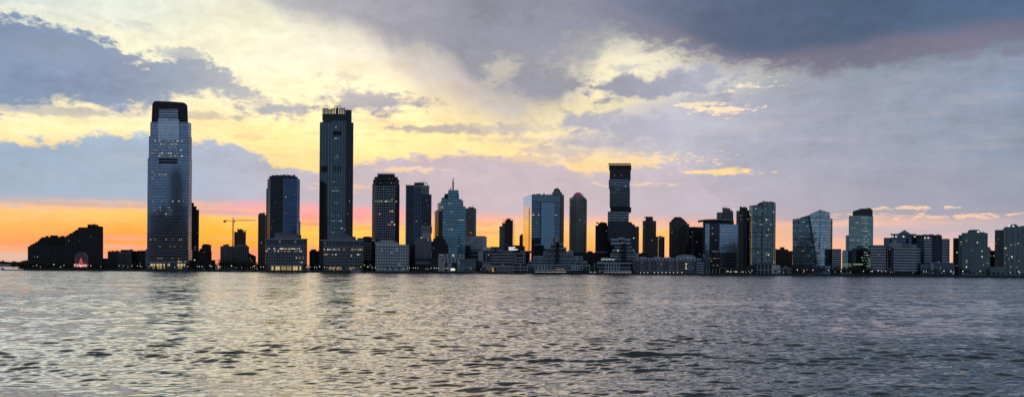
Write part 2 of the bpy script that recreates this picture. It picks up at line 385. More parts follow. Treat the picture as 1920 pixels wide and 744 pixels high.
# ------------------------------------------------------------------ building kit
GZ = 2.5
CR, SR = math.cos(ROLL), math.sin(ROLL)
def PX(u, v, Y):
    x, y = u - 960, H0 - v
    return (x * CR - y * SR) / F * Y
def PZ(u, v, Y):
    x, y = u - 960, H0 - v
    return CAMH + (x * SR + y * CR) / F * Y
def vh(u): return H0 + 0.0073 * (u - 960)          # horizon row at a column

MATS = {}
def mat(name, rgb, rough=0.75, metal=0.0, var=0.12, scale=0.12, emit=None, es=1.0, ior=1.5, streak=False):
    if name in MATS: return MATS[name]
    m = bpy.data.materials.new(name); m.use_nodes = True; V.nt = m.node_tree
    b = V.nt.nodes['Principled BSDF']
    t = V.nt.nodes.new('ShaderNodeTexCoord')
    if var:
        mp = V.nt.nodes.new('ShaderNodeMapping'); V.nt.links.new(t.outputs['Object'], mp.inputs[0])
        mp.inputs['Scale'].default_value = (1, 1, 0.25 if streak else 1)
        n_ = noise(V(mp.outputs[0]), scale, 5, 0.6)
        link(mixc(sstep(n_, .3, .7), tuple(c * (1 - var) for c in rgb), tuple(min(1, c * (1 + var)) for c in rgb)), b.inputs['Base Color'])
    else: b.inputs['Base Color'].default_value = (*rgb, 1)
    b.inputs['Roughness'].default_value = rough; b.inputs['Metallic'].default_value = metal; b.inputs['IOR'].default_value = ior
    if emit: b.inputs['Emission Color'].default_value = (*emit, 1); b.inputs['Emission Strength'].default_value = es
    MATS[name] = m
    return m

def glass(name, tint, fh=4.0, bw=3.0, metal=0.85, span=0.28, spc=None, mull=0.10, mullc=None, rough=0.06, tilt=0.010, blotch=0.35, sprough=0.35):
    """curtain wall: coated panes, spandrels at every floor, thin mullions, each pane a hair out of true"""
    if name in MATS: return MATS[name]
    m = bpy.data.materials.new(name); m.use_nodes = True; V.nt = m.node_tree
    b = V.nt.nodes['Principled BSDF']
    t = V.nt.nodes.new('ShaderNodeTexCoord')
    a = V.nt.nodes.new('ShaderNodeSeparateXYZ'); V.nt.links.new(t.outputs['Object'], a.inputs[0])
    c = V.nt.nodes.new('ShaderNodeSeparateXYZ'); V.nt.links.new(t.outputs['Normal'], c.inputs[0])
    x, y, z = (V(k) for k in a.outputs); nx, ny_, nz = (V(k) for k in c.outputs)
    h = x * ny_ - y * nx
    fz, fx = z / fh, h / bw
    sm = (fz.mod(1.0)).lt(span); mm = (fx.mod(1.0)).lt(mull)
    wn = V.nt.nodes.new('ShaderNodeTexWhiteNoise'); wn.noise_dimensions = '2D'
    link(xyz(fx.floor(), fz.floor()), wn.inputs['Vector'])
    cell = V(wn.outputs['Value']); cc = V(wn.outputs['Color'])
    row = V.nt.nodes.new('ShaderNodeTexWhiteNoise'); row.noise_dimensions = '1D'; link(fz.floor(), row.inputs['W'])
    k = 1.0 - blotch * 0.5 + (cell - 0.5) * blotch * 0.7 + (V(row.outputs['Value']) - 0.5) * blotch * 0.6
    q = V.nt.nodes.new('ShaderNodeVectorMath'); q.operation = 'SCALE'; q.inputs[0].default_value = tint; link(k, q.inputs['Scale'])
    spc = spc or tuple(v * 0.45 for v in tint); mullc = mullc or tuple(v * 0.7 for v in tint)
    colr = mixc(sm, V(q.outputs[0]), spc); colr = mixc(mm, colr, mullc)
    link(colr, b.inputs['Base Color'])
    link(metal * (1.0 - sm * 0.45), b.inputs['Metallic'])
    link(rough + sm * (sprough - rough), b.inputs['Roughness'])
    b.inputs['IOR'].default_value = 1.6
    g = V.nt.nodes.new('ShaderNodeNewGeometry')
    def vm(op, a_, b_):
        n_ = V.nt.nodes.new('ShaderNodeVectorMath'); n_.operation = op; link(a_, n_.inputs[0])
        if op == 'SCALE': n_.inputs['Scale'].default_value = b_
        elif isinstance(b_, V): link(b_, n_.inputs[1])
        else: n_.inputs[1].default_value = b_
        return V(n_.outputs[0])
    nn = vm('SCALE', vm('SUBTRACT', cc, (.5, .5, .5)), tilt)
    wave = noise(xyz(h, z), 0.05, 2, 0.5, 0.0, 1)
    nn = vm('ADD', nn, vm('SCALE', vm('SUBTRACT', wave, (.5, .5, .5)), tilt * 2.0))
    nn = vm('ADD', V(g.outputs['Normal']), nn)
    n_ = V.nt.nodes.new('ShaderNodeVectorMath'); n_.operation = 'NORMALIZE'; link(nn, n_.inputs[0])
    V.nt.links.new(n_.outputs[0], b.inputs['Normal'])
    MATS[name] = m
    return m

class MB:
    def __init__(s): s.v = []; s.f = []; s.mi = []
    def add(s, vs, fs, mi=0):
        o = len(s.v); s.v += vs; s.f += [tuple(i + o for i in f) for f in fs]; s.mi += [mi] * len(fs)
    def prism(s, foot, z0, z1, top=None, mi=0):
        n = len(foot); top = top or foot
        vs = [(p[0], p[1], z0) for p in foot] + [(p[0], p[1], z1) for p in top]
        fs = [(i, (i + 1) % n, (i + 1) % n + n, i + n) for i in range(n)]
        fs += [tuple(range(n, 2 * n)), tuple(range(n - 1, -1, -1))]
        s.add(vs, fs, mi)
    def box(s, x0, x1, y0, y1, z0, z1): s.prism([(x0, y0), (x1, y0), (x1, y1), (x0, y1)], z0, z1)
    def bar(s, a, b, r, r2=None):
        a, b = Vector(a), Vector(b); d = (b - a).normalized(); r2 = r if r2 is None else r2
        u = d.cross(Vector((0, 0, 1)) if abs(d.z) < .9 else Vector((1, 0, 0))).normalized(); w = d.cross(u)
        vs = [tuple(p + (u * i + w * j) * k) for p, k in ((a, r), (b, r2)) for i, j in ((-1, -1), (1, -1), (1, 1), (-1, 1))]
        s.add(vs, [(0, 1, 2, 3), (7, 6, 5, 4), (0, 4, 5, 1), (1, 5, 6, 2), (2, 6, 7, 3), (3, 7, 4, 0)])
    def panel(s, p, q, t0, t1, z0, z1, out=0.12, back=0.05):
        """a box lying on the wall line p-q (metres t0..t1 along it), standing proud of it"""
        d = (Vector(q) - Vector(p)).normalized(); n = Vector((d.y, -d.x)); P = Vector(p)
        a, b = P + d * t0, P + d * t1
        s.prism([tuple(a + n * out), tuple(b + n * out), tuple(b - n * back), tuple(a - n * back)], z0, z1)
    def build(s, name, m, root=None, parent=None, bevel=0):
        me = bpy.data.meshes.new(name)
        o_ = Vector(root.location) if root is not None else Vector((0, 0, 0))
        me.from_pydata([(a - o_.x, b - o_.y, c - o_.z) for a, b, c in s.v], [], s.f)
        for k in (m if isinstance(m, (list, tuple)) else [m]): me.materials.append(k)
        if any(s.mi): me.polygons.foreach_set('material_index', s.mi)
        import bmesh as _b
        bm = _b.new(); bm.from_mesh(me); _b.ops.recalc_face_normals(bm, faces=bm.faces); bm.to_mesh(me); bm.free()
        o = bpy.data.objects.new(name, me); col.objects.link(o)
        if parent is not None: o.parent = parent
        elif root is not None: o.parent = root
        return o

def tag(o, label=None, cat=None, group=None, kind=None):
    for k, v in (('label', label), ('category', cat), ('group', group), ('kind', kind)):
        if v: o[k] = v
    return o
def empty(name, loc, label, cat, group=None):
    o = bpy.data.objects.new(name, None); col.objects.link(o); o.location = loc; o.empty_display_size = 1
    return tag(o, label, cat, group)

def foot(pts, Y, D=40, v=470):
    """footprint from the front corners, left to right, as (column, metres behind Y); back corners follow the sight lines"""
    fr = [(PX(u, v, Y + d), Y + d) for u, d in pts]
    (ul, dl), (ur, dr) = pts[0], pts[-1]
    yb = Y + D
    w = (ur - ul)
    br = (PX(ur - 0.03 * w, v, yb + dr * .2), yb + dr * .2); bl = (PX(ul + 0.03 * w, v, yb + dl * .2), yb + dl * .2)
    return fr + [br, bl], len(fr) - 1

LITM = {}
def litmats():
    return [mat('lamp_lit_window_warm', (.3, .25, .15), .5, emit=(1, .80, .50), es=.75, var=0),
            mat('lamp_lit_window_pale', (.3, .3, .3), .5, emit=(1, .93, .78), es=.8, var=0),
            mat('lamp_lit_window_dim', (.2, .16, .1), .5, emit=(1, .72, .42), es=.28, var=0),
            mat('lamp_lit_window_cool', (.2, .25, .25), .5, emit=(.72, .95, .88), es=.4, var=0),
            mat('lamp_lit_window_amber', (.2, .12, .06), .5, emit=(1, .62, .28), es=.42, var=0),
            mat('lamp_lit_window_faint', (.15, .13, .1), .5, emit=(.95, .85, .70), es=.22, var=0)]
_lit = {}
def lit_mesh(w, h, k):
    key = (round(w, 1), round(h, 1), k)
    if key not in _lit:
        mb = MB(); mb.box(-w / 2, w / 2, -.1, .1, -h / 2, h / 2)
        o = mb.build('lit_window', litmats()[k]); _lit[key] = o.data
        bpy.data.objects.remove(o)
    return _lit[key]

WIN = lambda: mat('window_glass', (.012, .016, .022), .12, 0.0, var=0, ior=1.55)

class B:
    count = 0
    def __init__(s, name, label, u, Y, cat='building', group=None, v=470):
        s.root = empty(name, (PX(u, v, Y), Y, GZ), label, cat, group); s.u = u; s.Y = Y
        B.count += 1; s.rng = random.Random(B.count * 7 + 1); s.nlit = 0
    def z(s, v, Y=None, u=None): return PZ(s.u if u is None else u, v, Y or s.Y)
    def mass(s, pts, vt, vb, m, name='wall', Y=None, D=40, top_inset=None):
        """one storeyed block: front corners, top row, bottom row (None = the ground)"""
        Y = Y or s.Y
        ft, nf = foot(pts, Y, D)
        um = (pts[0][0] + pts[-1][0]) / 2
        z1 = PZ(um, vt, Y); z0 = GZ - .5 if vb is None else PZ(um, vb, Y)
        mb = MB(); mb.prism(ft, z0, z1)
        o = mb.build(name, m, s.root)
        s.last = (ft, nf, z0 if vb is not None else GZ, z1); s.obj = o
        return s.last
    def elev(s, prof, m, name='wall', Y=None, D=25, parent=None):
        """a block from its elevation outline (column,row), extruded away from the river"""
        Y = Y or s.Y
        fr = [(PX(u, v, Y), Y, PZ(u, v, Y)) for u, v in prof]
        bk = [(a * (Y + D) / Y, Y + D, c) for a, b_, c in fr]
        n = len(fr); mb = MB()
        mb.add(fr + bk, [tuple(range(n)), tuple(range(2 * n - 1, n - 1, -1))] + [(i, (i + 1) % n, (i + 1) % n + n, i + n) for i in range(n)])
        o = mb.build(name, m, s.root, parent); s.obj = o
        return o
    def bands(s, fh=4, h=1.6, m=None, name='window_band', z0=None, z1=None, edges=None, inset=0.6, out=.18, off=1.2, part=None, skip=()):
        """a ribbon along every storey, one object a storey"""
        ft, nf, a, b_ = part or s.last
        a = a if z0 is None else z0; b_ = b_ if z1 is None else z1
        k = 0; z = a + off
        while z + h < b_ - .5:
            if k not in skip:
                mb = MB()
                for e in (range(nf) if edges is None else edges):
                    p, q = ft[e], ft[e + 1]; L = math.dist(p, q)
                    if L > 2 * inset + .5: mb.panel(p, q, inset, L - inset, z, z + h, out)
                mb.build(name, m or WIN(), s.root)
            z += fh; k += 1
    def fins(s, bw=6, w=.8, m=None, name='pier', z0=None, z1=None, edges=None, out=.5, single=False, part=None, ends=True):
        ft, nf, a, b_ = part or s.last
        a = a if z0 is None else z0; b_ = b_ if z1 is None else z1
        acc = MB()
        for e in (range(nf) if edges is None else edges):
            p, q = ft[e], ft[e + 1]; L = math.dist(p, q); n = max(1, round((L - w) / bw)); st = (L - w) / n
            for i in range(0 if ends else 1, n + (1 if ends else 0)):
                mb = acc if not single else MB()
                mb.panel(p, q, i * st, i * st + w, a, b_, out)
                if single: mb.build(name, m, s.root)
        if not single: acc.build(name, m, s.root)
    def grid(s, fh=3.6, bw=3.4, ww=1.8, wh=1.9, m=None, lit=0.06, z0=None, z1=None, edges=None, part=None, out=.12, kinds=(0, 1, 2, 2), wild=None):
        """punched windows; the dark ones one pattern mesh, each lit one its own object"""
        ft, nf, a, b_ = part or s.last
        a = (a + 1.0) if z0 is None else z0; b_ = b_ - .6 if z1 is None else z1
        cells = []
        for e in (range(nf) if edges is None else edges):
            p, q = ft[e], ft[e + 1]; L = math.dist(p, q); n = int(L // bw)
            if n < 1: continue
            st = L / n; r = 0; z = a
            while z + wh < b_:
                for i in range(n): cells.append((p, q, st * (i + .5), z, r))
                z += fh; r += 1
        s.rng.shuffle(cells)
        nl = min(int(len(cells) * lit * .45 + .5), 95 - s.nlit)
        many = len(cells) > 100
        dark = MB()
        for j, (p, q, t, z, r) in enumerate(cells):
            if j < nl: s._lit(p, q, t, z + wh / 2, min(ww, 1.3), min(wh * .6, 1.0), s.rng.choice(kinds))
            elif many: dark.panel(p, q, t - ww / 2, t + ww / 2, z, z + wh, out)
            else:
                mb = MB(); mb.panel(p, q, t - ww / 2, t + ww / 2, z, z + wh, out); mb.build('window', m or WIN(), s.root)
        if many: dark.build('window', m or WIN(), s.root)['kind'] = 'stuff'
    def _lit(s, p, q, t, zc, w, h, k, out=.28):
        d = (Vector(q) - Vector(p)).normalized(); n_ = Vector((d.y, -d.x)); c = Vector(p) + d * t + n_ * out
        f = s.rng.random()
        if k in (0, 1) and f < .55: k = (4, 5, 5, 2)[int(f / .55 * 3.99)]
        o = bpy.data.objects.new('lit_window', lit_mesh(w, h, k)); col.objects.link(o); o.parent = s.root
        o.scale = (s.rng.choice((.6, .8, 1, 1.25)), 1, s.rng.choice((.7, .9, 1)))
        r = s.root.location; o.location = (c.x - r.x, c.y - r.y, zc - r.z); o.rotation_euler = (0, 0, math.atan2(d.y, d.x))
        s.nlit += 1
    def lits(s, n, w=1.6, h=1.3, fh=4, v0=None, v1=None, part=None, edges=None, kinds=(0, 1, 2), t0=0.05, t1=.95, bw=2.6):
        """scattered lit windows snapped to storeys and bays"""
        ft, nf, a, b_ = part or s.last
        za = a + 2 if v1 is None else s.z(v1); zb = b_ - 2 if v0 is None else s.z(v0)
        E = list(range(nf)) if edges is None else list(edges)
        Ls = [math.dist(ft[e], ft[e + 1]) for e in E]; seen = set()
        for _ in range(int(n * .55 + .5)):
            if s.nlit >= 100: return
            e = s.rng.choices(E, Ls)[0]; p, q = ft[e], ft[e + 1]; L = math.dist(p, q)
            t = round(L * s.rng.uniform(t0, t1) / bw) * bw; z = a + round((s.rng.uniform(za, zb) - a) / fh) * fh - fh * .35
            t = min(max(t, w), L - w)
            if (e, round(t, 1), round(z, 1)) in seen: continue
            seen.add((e, round(t, 1), round(z, 1)))
            s._lit(p, q, t, z, w, h, s.rng.choice(kinds))
    def rowlit(s, v, u0, u1, p=.7, w=1.8, h=1.3, step=2.6, kinds=(0, 1), Y=None, front=0.3):
        """a storey with its lamps on, along the river front, between two columns"""
        Y = Y or s.Y; x = PX(u0, v, Y); x1 = PX(u1, v, Y); z = PZ((u0 + u1) / 2, v, Y)
        ft, nf = s.last[0], s.last[1]
        while x < x1:
            if s.rng.random() < p and s.nlit < 100:
                for e in range(nf):
                    a, b_ = ft[e], ft[e + 1]
                    if a[0] <= x < b_[0]:
                        t = (x - a[0]) / (b_[0] - a[0]) * math.dist(a, b_)
                        s._lit(a, b_, t, z, w, h, s.rng.choice(kinds))
            x += step
    def box(s, u0, u1, vt, vb, m, name, Y=None, D=10, parent=None):
        Y = Y or s.Y
        mb = MB(); v = (vt + vb) / 2
        mb.box(PX(u0, v, Y), PX(u1, v, Y), Y, Y + D, PZ((u0 + u1) / 2, vb, Y), PZ((u0 + u1) / 2, vt, Y))
        return mb.build(name, m, s.root, parent)

def roofkit(b, u0, u1, v, Y, seed=0, mast=True):
    """plant rooms, tanks, cooling units and an aerial on a flat roof"""
    r = random.Random(seed + int(u0)); m = [MATS['dark_cladding'], MATS['grey_stone'], MATS['grey_metal']]
    u = u0 + r.uniform(.5, 2)
    while u < u1 - 2:
        w = r.uniform(1.2, 4.5); h = r.uniform(.7, 2.2)
        b.box(u, min(u + w, u1 - .4), v - h, v + .2, r.choice(m), r.choice(('plant_room', 'cooling_unit', 'roof_tank')), Y=Y + r.uniform(4, 12), D=r.uniform(3, 8))
        u += w + r.uniform(.8, 5)
    if mast:
        u = r.uniform(u0 + 1, u1 - 1); y = Y + 9; x = PX(u, v, y); mb = MB(); z = PZ(u, v, y)
        mb.bar((x, y, z - .5), (x, y, z + r.uniform(3.5, 7)), .16, .08); mb.bar((x - .8, y, z + 2.6), (x + .8, y, z + 2.6), .07); mb.build('aerial', MATS['grey_metal'], b.root)

# ------------------------------------------------------------------ land
def sheet(name, pts, z0, z1, m):
    mb = MB(); mb.prism(pts, z0, z1); o = mb.build(name, m); o['kind'] = 'structure'; return o
asphalt = mat('dark_ground', (.05, .05, .05), .9)
quay_m = mat('quay_stone', (.07, .07, .07), .9, var=.35, scale=.4)
XL = PX(44, 505, SHORE)
sheet('land', [(XL + 4, SHORE + 4), (4200, SHORE + 4), (4200, 6000), (-900, 6000), (-1500, 2600)], -3, GZ, asphalt)
sheet('quay', [(XL, SHORE), (4200, SHORE), (4200, SHORE + 4.0), (XL, SHORE + 4.0)], -3, GZ + .45, quay_m)
# finger piers and a lower landing stage
for nm, u0, u1, v in (('landing_stage', 10, 95, 507), ('landing_stage', 228, 300, 508), ('landing_stage', 690, 815, 511), ('landing_stage', 900, 1032, 513), ('landing_stage', 1240, 1330, 515)):
    mb = MB(); mb.box(PX(u0, v, SHORE), PX(u1, v, SHORE), SHORE - 9, SHORE - .2, -2, 1.1); mb.build(nm, mat('wet_timber', (.05, .045, .04), .8))['kind'] = 'structure'
# the low land far beyond, down river
far = MB()
far_v = [(-260, 487), (-120, 488), (-60, 489), (-20, 490), (0, 489), (3, 490), (6, 487), (8, 490), (20, 491), (26, 489), (34, 491), (48, 488), (60, 489), (90, 491), (130, 494)]
fr = [(PX(u, v, 4600), 4600, PZ(u, v, 4600)) for u, v in far_v]
lo = [(a, b, 0) for a, b, c in fr]
bk = [(a * 1.3, b * 1.3, c * .5) for a, b, c in fr]; n = len(fr)
far.add(lo + fr + bk, [(i, i + 1, i + 1 + n, i + n) for i in range(n - 1)] + [(i + n, i + 1 + n, i + 1 + 2 * n, i + 2 * n) for i in range(n - 1)])
far.build('far_shore', mat('far_scrub', (.03, .035, .03), .95))['kind'] = 'structure'

WHITE = mat('pale_concrete', (.66, .70, .74), .7, streak=True)
GREY = mat('grey_stone', (.24, .255, .27), .8, streak=True)
LGREY = mat('light_grey_stone', (.46, .49, .52), .8, streak=True)
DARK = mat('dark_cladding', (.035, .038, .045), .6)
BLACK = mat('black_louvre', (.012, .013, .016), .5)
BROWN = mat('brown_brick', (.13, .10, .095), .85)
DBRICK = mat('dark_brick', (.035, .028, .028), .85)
TAN = mat('tan_brick', (.20, .165, .14), .85, streak=True)
SLATE = mat('slate_panel', (.10, .12, .15), .5)
METAL = mat('grey_metal', (.30, .33, .36), .4, .7)
w_warm, w_pale, w_dim, w_cool = litmats()[:4]

# far warehouse on the low land
b = B('warehouse', 'long low pale warehouse on the far bank at the left end of the river', 12, 4500)
b.mass([(-30, 0), (21, 0)], 495, None, WHITE, D=60); b.box(-30, 21, 494, 495.2, mat('grey_roof', (.2, .22, .24)), 'roof', D=64)
b.bands(fh=9, h=3, off=4)

# ---- 1, 2: stepped apartment blocks on the left
def steps(pts, base):
    out = [(pts[0][0], base)]
    for i, (u, v) in enumerate(pts):
        if i: out.append((u, pts[i - 1][1]))
        out.append((u, v))
    return out
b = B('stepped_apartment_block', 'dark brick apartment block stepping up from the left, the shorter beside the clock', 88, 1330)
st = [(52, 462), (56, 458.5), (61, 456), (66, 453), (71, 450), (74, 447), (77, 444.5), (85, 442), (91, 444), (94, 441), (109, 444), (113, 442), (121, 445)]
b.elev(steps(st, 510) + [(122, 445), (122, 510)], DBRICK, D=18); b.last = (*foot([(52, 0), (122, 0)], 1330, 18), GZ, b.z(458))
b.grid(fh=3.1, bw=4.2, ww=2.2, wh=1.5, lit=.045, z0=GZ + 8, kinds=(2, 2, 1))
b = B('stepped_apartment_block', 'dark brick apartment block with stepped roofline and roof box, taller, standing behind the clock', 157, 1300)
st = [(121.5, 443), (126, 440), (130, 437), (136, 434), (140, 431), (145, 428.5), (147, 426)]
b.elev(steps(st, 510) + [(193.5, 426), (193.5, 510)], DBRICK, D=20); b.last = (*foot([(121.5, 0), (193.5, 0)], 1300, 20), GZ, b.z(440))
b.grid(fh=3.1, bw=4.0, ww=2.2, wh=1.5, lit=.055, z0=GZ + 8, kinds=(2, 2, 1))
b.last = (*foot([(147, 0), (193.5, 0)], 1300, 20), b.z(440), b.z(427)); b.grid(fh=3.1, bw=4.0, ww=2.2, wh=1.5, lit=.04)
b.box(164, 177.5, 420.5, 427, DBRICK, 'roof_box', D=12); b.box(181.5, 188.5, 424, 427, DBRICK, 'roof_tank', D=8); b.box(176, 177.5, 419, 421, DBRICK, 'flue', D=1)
b = B('long_low_block', 'low dark shed with sloping end on the left point, below the stepped blocks', 45, 1320)
b.elev([(33, 504), (37, 499), (48, 497.5), (52, 494), (60, 492), (120, 492), (120, 506)], DBRICK, D=20); b.last = (*foot([(54, 0), (118, 0)], 1320, 20), GZ, b.z(493)); b.lits(6, kinds=(1, 0))

# ---- clock
Yc = 1214
b = B('harbour_clock', 'huge round clock on the waterfront with red glowing hands above a lit sign', 152.5, Yc, 'clock', v=490)
cx, cz, R = PX(152.5, 485, Yc), PZ(152.5, 485, Yc), 12.2 / F * Yc
def disc(mb, cx, cz, r0, r1, y0, y1, n=40):
    for i in range(n):
        a, c = i / n * 2 * math.pi, (i + 1) / n * 2 * math.pi
        P = [(cx + r * math.cos(t), y, cz + r * math.sin(t)) for y in (y0, y1) for r, t in ((r0, a), (r1, a), (r1, c), (r0, c))]
        mb.add(P, [(0, 1, 2, 3), (7, 6, 5, 4), (1, 5, 6, 2), (0, 3, 7, 4)])
mb = MB(); disc(mb, cx, cz, 0.01, R * .93, Yc, Yc + .5); mb.build('face', mat('clock_face', (.20, .15, .17), .8), b.root)
mb = MB(); disc(mb, cx, cz, R * .93, R, Yc - .4, Yc + .8); mb.build('rim', mat('clock_rim', (.42, .34, .33), .6), b.root)
red = mat('red_neon', (.4, .05, .05), .5, emit=(1, .13, .16), es=.55, var=0)
for i in range(12):
    mb = MB(); t = i / 12 * 2 * math.pi; mb.bar((cx + R * .78 * math.cos(t), Yc - .3, cz + R * .78 * math.sin(t)), (cx + R * .90 * math.cos(t), Yc - .3, cz + R * .90 * math.sin(t)), .22); mb.build('hour_mark', mat('dull_red_mark', (.35, .12, .13), .6, emit=(1, .2, .2), es=.10, var=0), b.root)
mb = MB(); mb.bar((cx - .4, Yc - .5, cz), (cx - R * .26, Yc - .5, cz - R * .80), .55, .4); mb.bar((cx - .4, Yc - .5, cz), (cx + R * .24, Yc - .5, cz - R * .80), .55, .4); mb.build('minute_hand', red, b.root)
mb = MB(); mb.bar((cx, Yc - .6, cz + .8), (cx + .6, Yc - .6, cz - R * .72), .5, .4); mb.build('hour_hand', red, b.root)
mb = MB()
for dx_ in (-6, -2, 2, 6): mb.bar((cx + dx_, Yc + 1.5, GZ), (cx + dx_ * .9, Yc + 1.2, cz + 3), .22)
for q in (0, 1, 2): mb.bar((cx - 6, Yc + 1.4, GZ + 2 + q * 3), (cx + 6, Yc + 1.4, GZ + 4 + q * 3), .12)
mb.build('support_frame', METAL, b.root)
sb = b.box(138.5, 165, 494, 500.5, mat('sign_red', (.35, .06, .06), .6, emit=(1, .22, .18), es=.22, var=0), 'sign_board', Y=Yc - 1.5, D=.6)
def text(word, x0, x1, zc, Y, m, root, parent=None, h=None, name='lettering'):
    cu = bpy.data.curves.new(name, 'FONT'); cu.body = word; cu.align_x = 'CENTER'; cu.align_y = 'CENTER'; cu.extrude = .04; cu.offset = .012
    o = bpy.data.objects.new(name, cu); col.objects.link(o)
    bpy.context.view_layer.update(); w = o.dimensions.x; hh = o.dimensions.y
    me = bpy.data.meshes.new_from_object(o); bpy.data.objects.remove(o)
    o = bpy.data.objects.new(name, me); col.objects.link(o); me.materials.clear(); me.materials.append(m)
    me.transform(Matrix.Diagonal(((x1 - x0) / w, (h or hh) / hh, 1, 1))); me.transform(Matrix.Rotation(math.radians(90), 4, 'X'))
    r = root.location; me.transform(Matrix.Translation(((x0 + x1) / 2 - r.x, Y - r.y, zc - r.z)))
    o.parent = parent or root
    return o
text('Colgate', PX(140, 497, Yc), PX(163.5, 497, Yc), PZ(152, 497, Yc), Yc - 1.65, mat('sign_white', (.8, .6, .5), .5, emit=(1, .80, .70), es=.9, var=0), b.root, sb, h=4.2)

# ---- low dark blocks between the clock and the tall tower
b = B('low_brick_building', 'low dark brick building with lit windows, left of the pair between clock and tall tower', 209, 1300)
b.mass([(190, 0), (202, 0)], 484, None, DBRICK, D=20); b.mass([(202, 0), (223, 0)], 471.5, None, DBRICK, D=30); b.grid(fh=3.4, bw=3.4, lit=.04, kinds=(2, 1), z0=GZ + 8)
b = B('low_office_building', 'low blue-grey panelled office with arched roof box beside the tall tower', 236, 1280)
b.mass([(222, 0), (247, 0)], 472, None, SLATE, D=30); b.grid(fh=3.8, bw=3.2, ww=2.2, wh=2.2, lit=.04, z0=GZ + 8, kinds=(1, 2))
b.box(226, 238, 468, 472.2, BLACK, 'roof_frame', D=9); b.elev([(239, 472), (240, 469), (243, 467.3), (247, 467), (250, 469), (251, 472)], SLATE, 'arched_roof', D=12)
b = B('low_brick_building', 'low dark brick building with lit windows, right of the pair touching the tall tower', 260, 1290)
b.mass([(246, 0), (274, 0)], 471, None, DBRICK, D=30); b.grid(fh=3.6, bw=3.4, lit=.06, kinds=(1, 2, 0), z0=GZ + 8); b.box(257, 268, 469.5, 471.2, DBRICK, 'roof_box', D=9)

# ---- the tall blue glass tower with black rounded crown
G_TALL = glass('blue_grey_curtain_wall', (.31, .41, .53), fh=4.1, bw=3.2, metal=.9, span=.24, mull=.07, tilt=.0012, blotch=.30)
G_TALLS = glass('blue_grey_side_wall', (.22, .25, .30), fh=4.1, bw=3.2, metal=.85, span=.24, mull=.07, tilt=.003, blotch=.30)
b = B('office_tower', 'tallest blue-grey glass tower with black rounded crown and glowing upper floors', 316, 1225, v=350)
Yt = 1225
b.mass([(273, 0), (353, 0), (360, 14)], 467, None, G_TALL, 'lower_storeys', D=48); base_part = b.last
b.mass([(275.6, 1), (352.5, 1), (358.6, 14)], 296, 467, G_TALL, 'shaft', D=46); shaft = b.last
b.mass([(277.6, 2), (352, 2), (358, 14)], 255, 296, G_TALL, 'upper_shaft', D=44); upper = b.last
b.mass([(280, 3), (351.5, 3), (357, 14)], 228.5, 255, G_TALL, 'shoulder', D=42); shoulder = b.last
prof = [(282.5, 241), (284, 228), (285.5, 196), (287.5, 191.5), (291, 189.5), (318, 190.3), (343, 192.3), (348.5, 194.5), (351.5, 199), (352.6, 229), (352.8, 241)]
b.elev(prof, mat('black_crown', (.010, .010, .012), .35, var=0), 'crown', Y=Yt + 4, D=36)
b.elev([(298, 247), (298, 205), (334, 205), (334, 247)], glass('crown_louvre_glass', (.45, .52, .60), fh=3.4, bw=3, metal=.85, span=.45, spc=(.06, .07, .09), tilt=.004), 'crown_screen', Y=Yt + 2, D=2.2)
b.elev([(296.5, 262), (296.5, 223), (316, 223), (316, 224.5), (336, 224.5), (336, 262)], glass('pale_screen_glass', (.62, .70, .80), fh=4.1, bw=1.6, metal=.9, span=.14, tilt=.004), 'inner_screen', Y=Yt + 1, D=2)
# right return, darker, as its own glazed face with a bright corner strip
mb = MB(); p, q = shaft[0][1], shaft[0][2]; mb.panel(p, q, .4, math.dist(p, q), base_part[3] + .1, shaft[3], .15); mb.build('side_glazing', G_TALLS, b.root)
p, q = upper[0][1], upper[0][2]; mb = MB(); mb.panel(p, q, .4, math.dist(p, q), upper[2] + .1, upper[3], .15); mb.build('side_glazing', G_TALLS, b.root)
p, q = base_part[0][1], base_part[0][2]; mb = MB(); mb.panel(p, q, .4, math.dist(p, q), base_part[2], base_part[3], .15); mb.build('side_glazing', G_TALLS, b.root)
for vt, vb in ((297.2, 301.2), (302.6, 306.6)): b.box(297.5, 332.5, vt, vb, BLACK, 'louvre_slot', Y=Yt + .6, D=2)
b.box(352.2, 353.4, 300, 467, METAL, 'corner_strip', Y=Yt + .3, D=1)
b.last = shaft
for k, p in enumerate((.25, .6, .7, .85, .95, .95, .8, .8)): pass
b.last = upper
for v, p, u0, u1 in ((252, .35, 300, 334), (258, .75, 297, 334), (264, .7, 290, 345), (270, .75, 300, 345), (276, .95, 299, 334), (281, .8, 284, 345), (287, .8, 282, 340), (292, .7, 290, 345)):
    b.last = shoulder if v < 255 else upper
    b.rowlit(v, u0, u1, p * .62, w=2.1, h=1.1, step=3.2, kinds=(0, 1, 0))
b.last = shaft
for v, u0, u1, p in ((322, 285, 290, .8), (327, 290, 312, .6), (334, 285, 288, .8), (377, 286, 326, .55), (377, 335, 346, .6), (389, 296, 336, .45), (394, 288, 322, .5), (401, 294, 322, .6), (449, 282, 345, .25)):
    b.rowlit(v, u0, u1, p, w=1.5, h=.9, step=3.2, kinds=(3, 1, 1))
b.last = base_part
b.rowlit(462, 296, 340, .3, w=2, h=.8, step=3, kinds=(2,)); b.rowlit(484, 296, 340, .35, w=2.4, h=.8, step=3, kinds=(2,)); b.rowlit(490, 335, 350, .7, w=2.6, h=1.5, step=3.2, kinds=(0,))
lob = mat('lobby_glow', (.3, .25, .15), .5, emit=(1, .74, .34), es=.55, var=0)
for u0, u1 in ((282.5, 290.5), (293, 304.5), (306.5, 309), (314, 318), (333, 343), (344.5, 347)): b.box(u0, u1, 494, 498.5, lob, 'lobby_window', Y=Yt - .4, D=.6)
